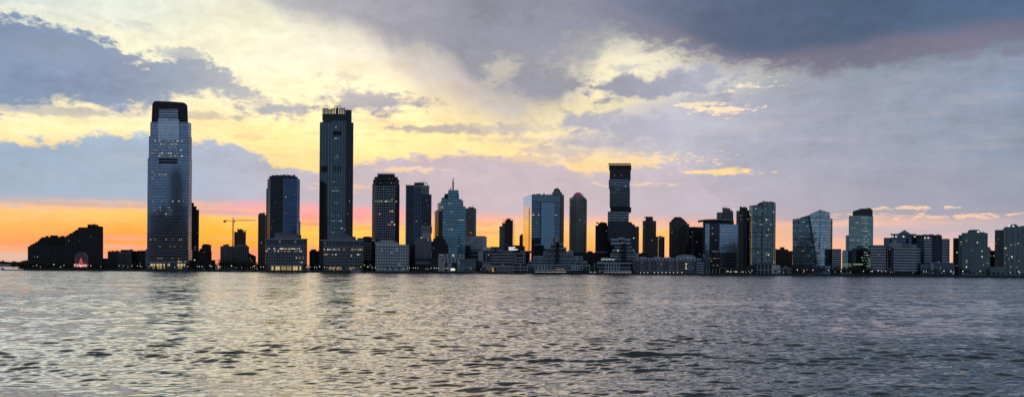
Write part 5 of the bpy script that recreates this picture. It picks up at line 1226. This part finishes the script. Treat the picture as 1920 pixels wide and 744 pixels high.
b.last = FB; b.lits(4, kinds=(3,)); b.box(1630.5, 1633.5, 484, 504, mat('green_glow_dim', (.1, .14, .08), .5, emit=(.5, .6, .3), es=.15, var=0), 'lit_stair', Y=1300, D=6)

# ---- striped offices
STRW = mat('silver_band', (.58, .64, .72), .5, .2, streak=True)
b = B('striped_office', 'low wide office with silver horizontal stripes and dark central entrance bay', 1679, 1262)
b.mass([(1632, 2), (1661, 0)], 463.5, None, DK2, 'left_wall', D=34); b.bands(fh=4.0, h=1.9, m=STRW, name='spandrel_band', inset=0, out=.5, off=.4, z0=b.z(508))
b.mass([(1661, 3), (1675, 3)], 464.5, None, BLACK, 'entrance_bay', D=26)
for u in (1663.5, 1672): b.box(u, u + .8, 465, 510, LGREY, 'bay_post', Y=1263.5, D=.8)
b.box(1665, 1671, 501, 509, SLATE, 'entrance', Y=1264, D=.9)
b.mass([(1675, 0), (1706, 0), (1718, 3), (1725, 12)], 463.5, None, DK2, 'right_wall', D=34); b.bands(fh=4.0, h=1.9, m=STRW, name='spandrel_band', inset=0, out=.5, off=.4, z0=b.z(508))
b.box(1638.5, 1662, 459.3, 463.8, GREY, 'roof_storey', Y=1266, D=20); b.mass([(1678, 4), (1719, 4)], 458.5, 463.8, GREY, 'roof_storey', D=18); b.box(1673, 1691, 455, 464, LGREY, 'roof_box', Y=1265, D=12); b.box(1706, 1719, 458, 464, mat('pale_blue_panel', (.3, .38, .42)), 'roof_box', Y=1265, D=6)
b.last = (*foot([(1632, 2), (1661, 0)], 1262, 34), GZ, b.z(463)); b.rowlit(478, 1648, 1649, 1, w=1.4, h=1.2, kinds=(1,)); b.last = (*foot([(1661, 3), (1675, 3)], 1261, 26), GZ, b.z(463)); b.rowlit(467, 1669, 1671, 1, w=1.8, h=1.0, kinds=(1,))
G_SB = glass('slate_blue_glass', (.13, .19, .27), fh=3.9, bw=2.0, metal=.7, span=.35, tilt=.004, blotch=.4)
b = B('office_building', 'dark blue office with teal pyramid roof and round lamps under its eaves', 1690, 1330)
b.mass([(1657, 2), (1697, 0)], 445.5, None, G_SB, 'left_wall', D=30); b.mass([(1671, -2), (1718, -2)], 439.5, None, G_SB, D=34); P = b.last
mb = MB(); ft_, _ = foot([(1683, 2), (1708, 2)], 1330, 22); z0 = b.z(438.5); z1 = b.z(430); cxx = sum(p[0] for p in ft_) / 4; cyy = sum(p[1] for p in ft_) / 4
mb.add([(x, y, z0) for x, y in ft_] + [(cxx, cyy, z1)], [(0, 1, 4), (1, 2, 4), (2, 3, 4), (3, 0, 4), (3, 2, 1, 0)]); mb.build('pyramid_roof', G_TEAL, b.root)
b.box(1671, 1718, 438.3, 439.7, DARK, 'eaves', Y=1326, D=4); b.box(1699, 1703.5, 446, 458, BLACK, 'recess', Y=1327.6, D=.6)
for u in (1674, 1680.5, 1694.5, 1715.5): b.box(u - 1.1, u + 1.1, 442, 444.4, wl, 'eaves_lamp', Y=1326.6, D=1)
b.last = P; b.lits(3, kinds=(2,), v1=458)
b = B('striped_office', 'tall striped office with silver bands either side of a black glass bay', 1750, 1310)
b.mass([(1718, 10), (1733, 0)], 442, None, G_SB, 'left_wall', D=30); b.bands(fh=4.0, h=.8, m=SLATE, name='spandrel_band', inset=0, off=.4)
b.mass([(1733, 0), (1747, 0)], 441.5, None, DK2, 'front_wall', D=30); b.bands(fh=4.0, h=1.9, m=STRW, name='spandrel_band', inset=0, off=.4, z0=b.z(492))
b.mass([(1747, 1), (1766, 1)], 441.5, None, G_NAVYD, 'black_bay', D=30); BBY = b.last; b.mass([(1766, 0), (1780.5, 0)], 447.5, None, DK2, 'right_wall', D=26); b.bands(fh=4.0, h=1.9, m=STRW, name='spandrel_band', inset=0, off=.4, z0=b.z(492))
b.box(1720, 1766, 440.5, 442.2, SLATE, 'roof_band', Y=1308.5, D=22)
for u in (1734.5, 1741): b.box(u - 1, u + 1, 444.5, 446.7, wl, 'eaves_lamp', Y=1309, D=.9)
mb = MB(); disc(mb, PX(1756, 446, 1310), PZ(1756, 446, 1310), .2, 1.9, 1309.2, 1309.8, 16); mb.build('round_emblem', SLATE, b.root)
b = B('podium_building', 'low slate-blue podium with dark bands below the tall striped office', 1758, 1264)
b.mass([(1726, 0), (1747, 0)], 494, None, G_SB, 'left_wall', D=26); b.bands(fh=4.2, h=.9, m=SLATE, name='ledge', inset=0); b.box(1745, 1751, 492.5, 506, LGREY, 'glass_stair', Y=1262, D=3); b.mass([(1747, 0), (1790, 0)], 492, None, G_SB, D=26); P = b.last; b.bands(fh=4.2, h=.9, m=SLATE, name='ledge', inset=0); b.box(1753, 1762, 489, 492.2, SLATE, 'roof_box', D=7)
b.last = P; b.rowlit(491.5, 1760, 1762, 1, w=2, h=1.2, kinds=(1,), Y=1264); b.lits(5, kinds=(1, 2))

# ---- apartment slabs at the right edge
GST = mat('green_grey_concrete', (.26, .36, .36), .85, streak=True)
GW = mat('dull_green_window', (.04, .06, .065), .15, .4)
b = B('apartment_building', 'green-grey apartment slab with raised round centre and scattered lit flats, left of the last two', 1830, 1300, v=470)
b.mass([(1787, 4), (1797, 2)], 446, None, DBRICK, 'left_wing', D=30); b.lits(5, kinds=(1,)); b.mass([(1797, 1), (1804, 1)], 440.5, None, mat('dusk_green', (.14, .17, .175), .8), 'left_wing', D=32); b.lits(6, kinds=(1,))
b.mass([(1803, 0), (1839, 0), (1852, 3)], 436.5, None, GST, D=36); P = b.last; b.grid(fh=3.1, bw=2.9, ww=1.5, wh=1.7, lit=.035, kinds=(1, 2, 3), m=GW, z0=GZ + 6)
b.mass([(1851, 4), (1856.5, 6)], 462.5, None, GST, 'right_wing', D=26); b.lits(3, kinds=(1,))
b.elev([(1813, 437), (1815.5, 432.5), (1818, 430.6), (1834, 430.4), (1837, 432), (1839.5, 437)], mat('green_roof', (.10, .17, .17), .5), 'raised_centre', Y=1302, D=22)
b.last = P; 
for v, u in ((451, 1812), (454.5, 1832.5), (470.5, 1841.5), (481, 1841.5), (488.5, 1812.5), (500, 1812), (458, 1799)): b.rowlit(v, u, u + .7, 1, w=2, h=1.8, kinds=(1,))
b.box(1833, 1836, 433, 435.5, wl, 'roof_lamp', Y=1301, D=1)
b = B('brick_building', 'black block in the gap between the two green-grey apartment slabs', 1861, 1330)
b.mass([(1854, 0), (1868, 0)], 469.5, None, BLACK, D=24); b.lits(5, kinds=(1,)); b.box(1856.5, 1858.5, 466.5, 469.8, DARK, 'roof_plant', D=4); b.mass([(1856, -34), (1885, -34)], 500.5, None, GST, 'podium', D=12); b.grid(lit=.06, kinds=(1, 3), m=GW)
b = B('apartment_building', 'green-grey apartment slab with domed roof and many lit flats at the right edge', 1898, 1300, v=470)
b.mass([(1865, 8), (1882, 3)], 430.5, None, mat('dusk_green', (.14, .17, .175), .8), 'left_wing', D=34); b.grid(fh=3.1, bw=2.9, ww=1.5, wh=1.7, lit=.05, kinds=(1, 2, 3), m=GW, z0=GZ + 8)
b.mass([(1882, 0), (1913, 0)], 426, None, GST, D=36); P = b.last; b.fins(bw=7, w=1.0, m=mat('pale_green_rib', (.42, .49, .47), .8), out=.6); b.grid(fh=3.1, bw=2.9, ww=1.5, wh=1.7, lit=.07, kinds=(1, 2, 3), m=GW, z0=GZ + 6)
b.mass([(1912, 2), (1952, 6)], 424.5, None, GST, 'right_wing', D=34); b.grid(fh=3.1, bw=2.9, ww=1.5, wh=1.7, lit=.05, kinds=(1, 2, 3), m=GW, z0=GZ + 8)
b.elev([(1880, 430), (1884, 425.5), (1890, 424.8), (1893, 424.6), (1896, 421), (1902, 419.6), (1906, 421), (1910, 424.8), (1914, 426.5), (1914, 430)], MATS['green_roof'], 'domed_roof', Y=1301, D=24)
b.last = P
for v, u in ((456, 1909), (481, 1897), (483, 1898), (500, 1895), (489, 1910), (465, 1885), (459, 1896)): b.rowlit(v, u, u + 1, 1, w=2.2, h=2, kinds=(1, 0))
for u in (1892.5, 1900.5): b.box(u - 1.2, u + 1.2, 422.5, 425, wl, 'roof_lamp', Y=1299.5, D=1)

# ---- roof clutter
def find(label_bit):
    for o in scene.objects:
        if o.get('label') and label_bit in o['label']: return o
class R_:
    box = B.box
    def __init__(s, o): s.root = o; s.Y = o.location.y; s.u = 960
for bit, u0, u1, v, Y in (('dark navy glass tower with', 508, 555, 329.5, 1292), ('slim brown apartment slab', 485, 496, 400.2, 1420), ('twin-slab', 778, 800, 343, 1342), ('with narrow', 0, 0, 0, 0),
    ('narrow grey tower', 878, 888, 388.2, 1400), ('big blue flat-topped', 1000, 1046, 364.8, 1302), ('black apartment tower left', 1118, 1138, 418.4, 1342), ('taller of the joined', 1211, 1224, 406.6, 1420),
    ('shorter flat-topped', 1235, 1245, 443.8, 1416), ('plain black-blue slab', 1293, 1316, 425.8, 1380), ('three roof humps', 1355, 1368, 391, 1420), ('dark grey ribbed', 1386, 1400, 389, 1362), ('tall green-glass', 1430, 1450, 378.6, 1334),
    ('faceted glass', 1488, 1499, 411.5, 1302), ('green-grey glass tower with', 1612, 1634, 391.6, 1302), ('tall striped office', 1722, 1764, 440.8, 1312), ('low wide office', 1680, 1704, 458.8, 1268), ('slab with raised', 1841, 1850, 437, 1302),
    ('domed roof and many', 1914, 1945, 425, 1302), ('white stepped office block', 873, 905, 443.4, 1332), ('black brick block', 0, 0, 0, 0), ('pale grey office block', 738, 745, 454, 1240), ('in front of the dark navy', 500, 514, 447.8, 1236),
    ('arched top windows', 663, 669, 450.4, 1238), ('broad waterfront hotel', 949, 953, 461.6, 1248), ('long low waterfront apartment', 1192, 1264, 484.3, 1244), ('left of the pair between', 203, 222, 471.8, 1302), ('right of the pair touching', 248, 272, 471.3, 1292),
    ('broad grey civic', 431, 439, 462, 1424), ('small dark flat-topped', 390, 395, 460.5, 1342), ('brown unfinished', 0, 0, 0, 0), ('brown brick block with stepped', 1455, 1464, 467.3, 1402), ('narrow dark stepped', 353, 362, 381, 1302)):
    o = find(bit)
    if o is not None and u1: roofkit(R_(o), u0, u1, v, Y, 1, mast=(int(u0) % 3 != 0))

# ------------------------------------------------------------------ towers on the near bank, behind the viewer (they show in the glass)
def behind(u, v_top, w, Yg, dist, label, cap=0):
    Yp = Yg * 2 + dist; x = (u - 960) / F * Yp; wd = w / F * Yp; h = (H0 - v_top) / F * Yp + CAMH
    o = empty('near_bank_tower', (x, -dist, GZ), label, 'tower', 'towers on the near bank')
    mb = MB(); mb.box(x - wd / 2, x + wd / 2, -dist - wd, -dist, -3, h); mb.build('wall', G_NAVYD, o)
    if cap:
        mb = MB(); mb.box(x - wd * .32, x + wd * .32, -dist - wd * .8, -dist - wd * .2, h - 1, h + cap); mb.build('upper_storeys', G_NAVYD, o)
    mb = MB()
    z = 12
    while z < h - 4: mb.box(x - wd * .46, x + wd * .46, -dist - .1, -dist + .15, z, z + 1.6); z += 8
    mb.build('window_band', DARK, o)
sheet('near_bank', [(-4000, -90), (4000, -90), (4000, -2500), (-4000, -2500)][::-1], -3, GZ, asphalt)
for i, (u, vt, w, Yg, d, cap) in enumerate(((326.5, 332, 18, 1225, 260, 24), (299, 398, 15, 1225, 180, 0), (286, 412, 12, 1225, 240, 0), (344, 398, 10, 1225, 200, 8), (313, 410, 16, 1225, 150, 0), (335, 425, 26, 1225, 120, 0), (296, 428, 30, 1225, 110, 0), (316, 440, 90, 1225, 100, 0), (283, 402, 8, 1225, 300, 0), (305, 388, 7, 1225, 330, 4),
        (1355, 466, 8, 1240, 200, 6), (1366, 464, 10, 1240, 180, 0), (1340, 440, 12, 1240, 160, 0), (1322, 468, 10, 1240, 150, 0), (1376, 474, 10, 1240, 140, 0), (1500, 452, 34, 1300, 150, 0), (1522, 440, 14, 1300, 200, 10), (1110, 470, 60, 1300, 140, 0), (700, 462, 70, 1280, 130, 0), (880, 468, 40, 1300, 150, 0), (560, 430, 24, 1290, 200, 0))):
    behind(u, vt, w, Yg, d, 'dark tower on the near bank behind the viewer', cap)

# ------------------------------------------------------------------ trees along the quay
LEAF = mat('dusk_leaves', (.035, .05, .03), .8, var=.4, scale=.6); BARK = mat('bark', (.05, .04, .035), .9)
def tree_meshes(seed, h, w):
    r = random.Random(seed); mb = MB()
    mb.bar((0, 0, 0), (.15 * r.uniform(-1, 1), 0, h * .5), .28, .16)
    for i in range(5):
        a = r.uniform(0, 6.28); mb.bar((0, 0, h * (.25 + .06 * i)), (math.cos(a) * w * .3, math.sin(a) * w * .3, h * r.uniform(.55, .85)), .12, .05)
    t = mb.build('trunk', BARK)
    mb = MB(); lobes = [(r.uniform(-.3, .3) * w, r.uniform(-.3, .3) * w, h * r.uniform(.45, .82), r.uniform(.18, .30) * w) for _ in range(9)]
    for i in range(430):
        lx, ly, lz, lr = r.choice(lobes)
        d = Vector((r.gauss(0, 1), r.gauss(0, 1), r.gauss(0, 1))).normalized() * lr * r.uniform(.55, 1.08)
        c = Vector((lx, ly, lz)) + d; s_ = r.uniform(.22, .5)
        a = Vector((r.gauss(0, 1), r.gauss(0, 1), r.gauss(0, 1))).normalized(); b_ = a.cross(d.normalized() + Vector((.1, .2, .3))).normalized()
        mb.add([tuple(c + a * s_), tuple(c + b_ * s_ * .7), tuple(c - a * s_), tuple(c - b_ * s_ * .7)], [(0, 1, 2, 3)])
    c = mb.build('crown', LEAF)
    md = (t.data, c.data); bpy.data.objects.remove(t); bpy.data.objects.remove(c)
    return md
TM = [tree_meshes(i, h, w) for i, (h, w) in enumerate(((9, 7.5), (11, 9), (7.5, 7), (12.5, 9.5)))]
rt = random.Random(3)
def tree(u, Y, sc, label, group, k=None):
    x = PX(u, 500, Y); td, cd = TM[rt.randrange(4) if k is None else k]
    r = empty('tree', (x, Y, GZ - .05), label, 'tree', group); r.rotation_euler = (0, 0, rt.uniform(0, 6.28)); r.scale = (sc, sc, sc * rt.uniform(.9, 1.1))
    for nm, d in (('trunk', td), ('crown', cd)):
        o = bpy.data.objects.new(nm, d); col.objects.link(o); o.parent = r
for u0, u1, step, Y, sc, where in (
    (24, 50, 4.6, 1212, 1.0, 'on the left point, below the stepped blocks'), (52, 136, 5.4, 1212, .95, 'in front of the stepped apartment blocks, left of the clock'),
    (170, 270, 6.5, 1214, .85, 'between the round clock and the tallest glass tower'), (354, 398, 6, 1218, .95, 'just right of the tallest glass tower'),
    (398, 497, 4.2, 1222, 1.25, 'below the civic building and crane'), (572, 606, 5, 1220, .95, 'in the gap between the two stone podiums'),
    (606, 680, 8, 1216, .6, 'in front of the arched stone podium'), (680, 704, 6, 1220, .8, 'left of the pale square-windowed office'), (704, 800, 11, 1216, .55, 'in front of the pale square-windowed office'),
    (872, 930, 7, 1216, .6, 'in front of the blue-green hall'), (1095, 1124, 6, 1216, .6, 'between the white stepped buildings'), (1383, 1420, 7, 1218, .6, 'right of the overhanging-roof office'),
    (1455, 1520, 9, 1218, .6, 'by the gabled hall and the crystal tower'), (1560, 1640, 4.8, 1218, .95, 'at the foot of the green-grey glass tower'), (1640, 1790, 9, 1216, .55, 'in front of the striped offices'),
    (1792, 1818, 6, 1216, .8, 'at the foot of the left apartment slab'), (1818, 1925, 9, 1216, .65, 'at the foot of the right-hand apartment slabs')):
    u = u0
    while u < u1:
        tree(u + rt.uniform(-1.5, 1.5), Y + rt.uniform(-3, 6), sc * rt.uniform(.75, 1.15), 'dark leafy quay tree ' + where, 'trees ' + where); u += step
for i in range(9): tree(914 + i * 2.7, 1420, 1.9 + .5 * math.sin(i * 1.3), 'tree on the rise behind the offices, seen against the orange sky', 'trees against the orange sky')

# ------------------------------------------------------------------ promenade lamps
def lamp_proto(h, r):
    mb = MB(); mb.bar((0, 0, 0), (0, 0, h), .09, .06); p = mb.build('pole', METAL)
    me = bpy.data.meshes.new('lamp_head'); import bmesh as _b
    bm = _b.new(); _b.ops.create_icosphere(bm, subdivisions=2, radius=r); bm.to_mesh(me); bm.free(); me.transform(Matrix.Translation((0, 0, h + r)))
    d = p.data; bpy.data.objects.remove(p); return d, me
LP = [lamp_proto(h, r) for h, r in ((3.6, .28), (4.6, .38), (5.6, .52))]
LE = [mat('lamp_glow_white', (.8, .8, .8), .5, emit=(1, .95, .82), es=1.7, var=0), mat('lamp_glow_warm', (.8, .6, .3), .5, emit=(1, .78, .45), es=1.3, var=0)]
HM = {}
def lamp(u, k, warm, where, v=None):
    Y = SHORE + 5.5 + rt.random() * 5; x = PX(u, 505, Y); pd, hd = LP[k]
    if (k, warm) not in HM: m = hd.copy(); m.materials.append(LE[warm]); HM[(k, warm)] = m
    r = empty('street_lamp', (x, Y, GZ), 'lit lamp on a thin pole ' + where, 'lamp', 'lamps ' + where)
    for nm, d in (('pole', pd), ('lamp_head', HM[(k, warm)])): o = bpy.data.objects.new(nm, d); col.objects.link(o); o.parent = r
    if v is not None: r.location.z = max(GZ, PZ(u, v, Y) - (3.6, 4.6, 5.6)[k])
ZONES = (('left of the big round clock', [(69, 1, 0), (62, 0, 1), (101, 2, 0), (115, 1, 0), (120, 1, 0)]),
 ('between the clock and the tallest tower', [(170, 1, 0), (189, 0, 0), (223, 1, 0), (226, 0, 1), (231, 1, 1), (240, 0, 0), (247, 1, 0), (256, 0, 1), (258, 1, 1), (263, 1, 0), (266, 0, 1), (271, 1, 0)]),
 ('in front of the tallest glass tower', [(328, 0, 0), (352, 1, 0), (280, 0, 1)]),
 ('below the civic building and crane', [(370, 1, 1), (374, 1, 0), (379, 1, 0), (381, 0, 0), (394, 2, 0), (397, 1, 0), (414, 1, 1), (422, 1, 0), (434, 2, 0), (442, 0, 1), (453, 0, 0), (465, 1, 0), (470, 0, 1), (474, 1, 1), (477, 2, 0), (484, 1, 1), (489, 1, 0), (494, 1, 0)]),
 ('in the gap between the stone podiums', [(574, 1, 0), (577, 2, 0), (581, 1, 0), (586, 1, 1), (590, 1, 0), (594, 1, 0), (599, 2, 0), (604, 1, 0), (608, 1, 0), (613, 1, 1)]),
 ('in front of the arched podium', [(620, 1, 1), (628, 1, 0), (635, 1, 0), (645, 1, 0), (655, 0, 1), (677, 2, 1), (690, 2, 0), (693, 1, 0), (698, 1, 0)]),
 ('in front of the pale square-windowed office', [(704, 1, 0), (716, 0, 0), (730, 0, 1), (746, 1, 0), (757, 0, 0), (764, 1, 1), (768, 1, 0), (771, 0, 0), (775, 1, 0), (779, 1, 0), (783, 1, 1)]),
 ('in front of the stone tower and colonnade', [(799, 0, 0), (803, 0, 0), (808, 1, 0), (811, 2, 0), (814, 1, 0), (818, 1, 0), (822, 1, 0), (826, 2, 0), (831, 0, 1), (836, 1, 0), (840, 1, 0), (843, 2, 0), (883, 1, 1), (902, 0, 0)]),
 ('right of the overhanging-roof office', [(1404, 0, 0), (1410, 1, 0), (1462, 0, 0), (1481, 1, 0)]),
 ('along the quay below the crystal tower', [(1495, 2, 0), (1508, 1, 0), (1524, 2, 0), (1537, 1, 0), (1553, 2, 0), (1565, 0, 0), (1577, 1, 0), (1588, 0, 1), (1594, 0, 0)]),
 ('in front of the striped offices', [(1619, 1, 0), (1633, 1, 0), (1636, 1, 0), (1642, 1, 0), (1647, 2, 0), (1653, 1, 0), (1661, 1, 0), (1666, 0, 0), (1670, 0, 0), (1674, 0, 1), (1712, 0, 1), (1724, 1, 0), (1732, 1, 0), (1737, 1, 0), (1749, 0, 0), (1757, 1, 0), (1765, 0, 0), (1770, 2, 0), (1783, 1, 0)]),
 ('below the right-hand apartment slabs', [(1788, 1, 0), (1805, 2, 0), (1838, 2, 0), (1858, 2, 0), (1894, 1, 0), (1910, 2, 0), (1912, 1, 0)]))
for w_, ls in ZONES:
    for i_, (u, k, wm) in enumerate(ls):
        if i_ % 4 != 3: lamp(u + rt.uniform(-.3, .3), k, wm, w_)
b = B('event_tent', 'bright white lit tent on the quay below the stone colonnade', 849, 1212, 'tent')
b.elev([(844.5, 507), (844.5, 503.8), (849, 502), (853.5, 503.8), (853.5, 507)], mat('glowing_canvas', (.8, .8, .75), .6, emit=(1, .93, .78), es=.8, var=.1), 'canvas', Y=1211, D=6)
for u in (844.6, 853.2): b.box(u, u + .3, 504, 510, METAL, 'pole', Y=1210.6, D=.3)

# ------------------------------------------------------------------ boats
HULLW = mat('white_hull', (.45, .47, .50), .4); BGL = mat('cabin_glass', (.02, .025, .03), .1)
def boat(name, label, u0, u1, v, Y, decks, cat='boat', group=None, mast=0, hull=HULLW):
    x0, x1 = PX(u0, v, Y), PX(u1, v, Y); L = x1 - x0; W = L * .28
    r = empty(name, ((x0 + x1) / 2, Y, 0), label, cat, group)
    lo = [(x0 + L * .06, Y - W * .35), (x1 - L * .12, Y - W * .35), (x1 - L * .02, Y), (x1 - L * .12, Y + W * .35), (x0 + L * .06, Y + W * .35)]
    up = [(x0, Y - W * .5), (x1 - L * .1, Y - W * .5), (x1 + L * .02, Y), (x1 - L * .1, Y + W * .5), (x0, Y + W * .5)]
    H = L * .13; mb = MB(); mb.prism(lo, -.4, H, up); mb.build('hull', hull, r)
    z = H
    for i, (a, c, hh) in enumerate(decks):
        mb = MB(); mb.box(x0 + L * a, x0 + L * c, Y - W * .38, Y + W * .38, z, z + hh); cb = mb.build('cabin', hull, r)
        mb = MB(); mb.box(x0 + L * (a + .03), x0 + L * (c - .03), Y - W * .38 - .08, Y - W * .38 + .1, z + hh * .35, z + hh * .75); g_ = mb.build('cabin_window', BGL, r); g_.parent = cb
        z += hh
        mb = MB(); mb.box(x0 + L * (a - .02), x0 + L * (c + .02), Y - W * .42, Y + W * .42, z, z + .15); mb.build('deck_roof', hull, r); z += .15
    if mast: mb = MB(); mb.bar((x0 + L * .5, Y, H), (x0 + L * .5, Y, H + mast), .09, .05); mb.bar((x0 + L * .15, Y, H + 1.2), (x0 + L * .5, Y, H + 1.3), .1); mb.build('mast', METAL, r)
    return r
boat('ferry', 'white double-decked ferry by the quay left of the pale office block', 658, 677.5, 511, 1190, [(.06, .86, 2.2), (.14, .70, 2.0), (.42, .58, 1.6)], 'ferry', mast=8)
for u0, u1, m_, what in ((380, 388, 9, 'first'), (392, 398, 0, 'second'), (432, 446, 8, 'third'), (450, 456, 0, 'fourth'), (459, 470, 11, 'fifth')):
    boat('moored_boat', 'small moored boat, %s from the left below the civic building' % what, u0, u1, 508, 1194, [(.3, .65, 1.1)], mast=m_, group='boats moored below the civic building', hull=mat('dull_hull', (.20, .21, .22), .5))
boat('moored_boat', 'low grey boat tied up below the blue-green hall', 884, 903, 512, 1192, [(.2, .6, 1.4)], hull=mat('dull_hull', (.20, .21, .22), .5))
boat('moored_boat', 'small pale boat at the far left end of the shore', 0, 9, 505, 1400, [(.3, .7, 1.6)])
boat('moored_boat', 'low flat boat moored below the crystal tower', 1512, 1526, 517, 1192, [(.3, .7, 1.0)], hull=mat('dull_hull', (.20, .21, .22), .5))
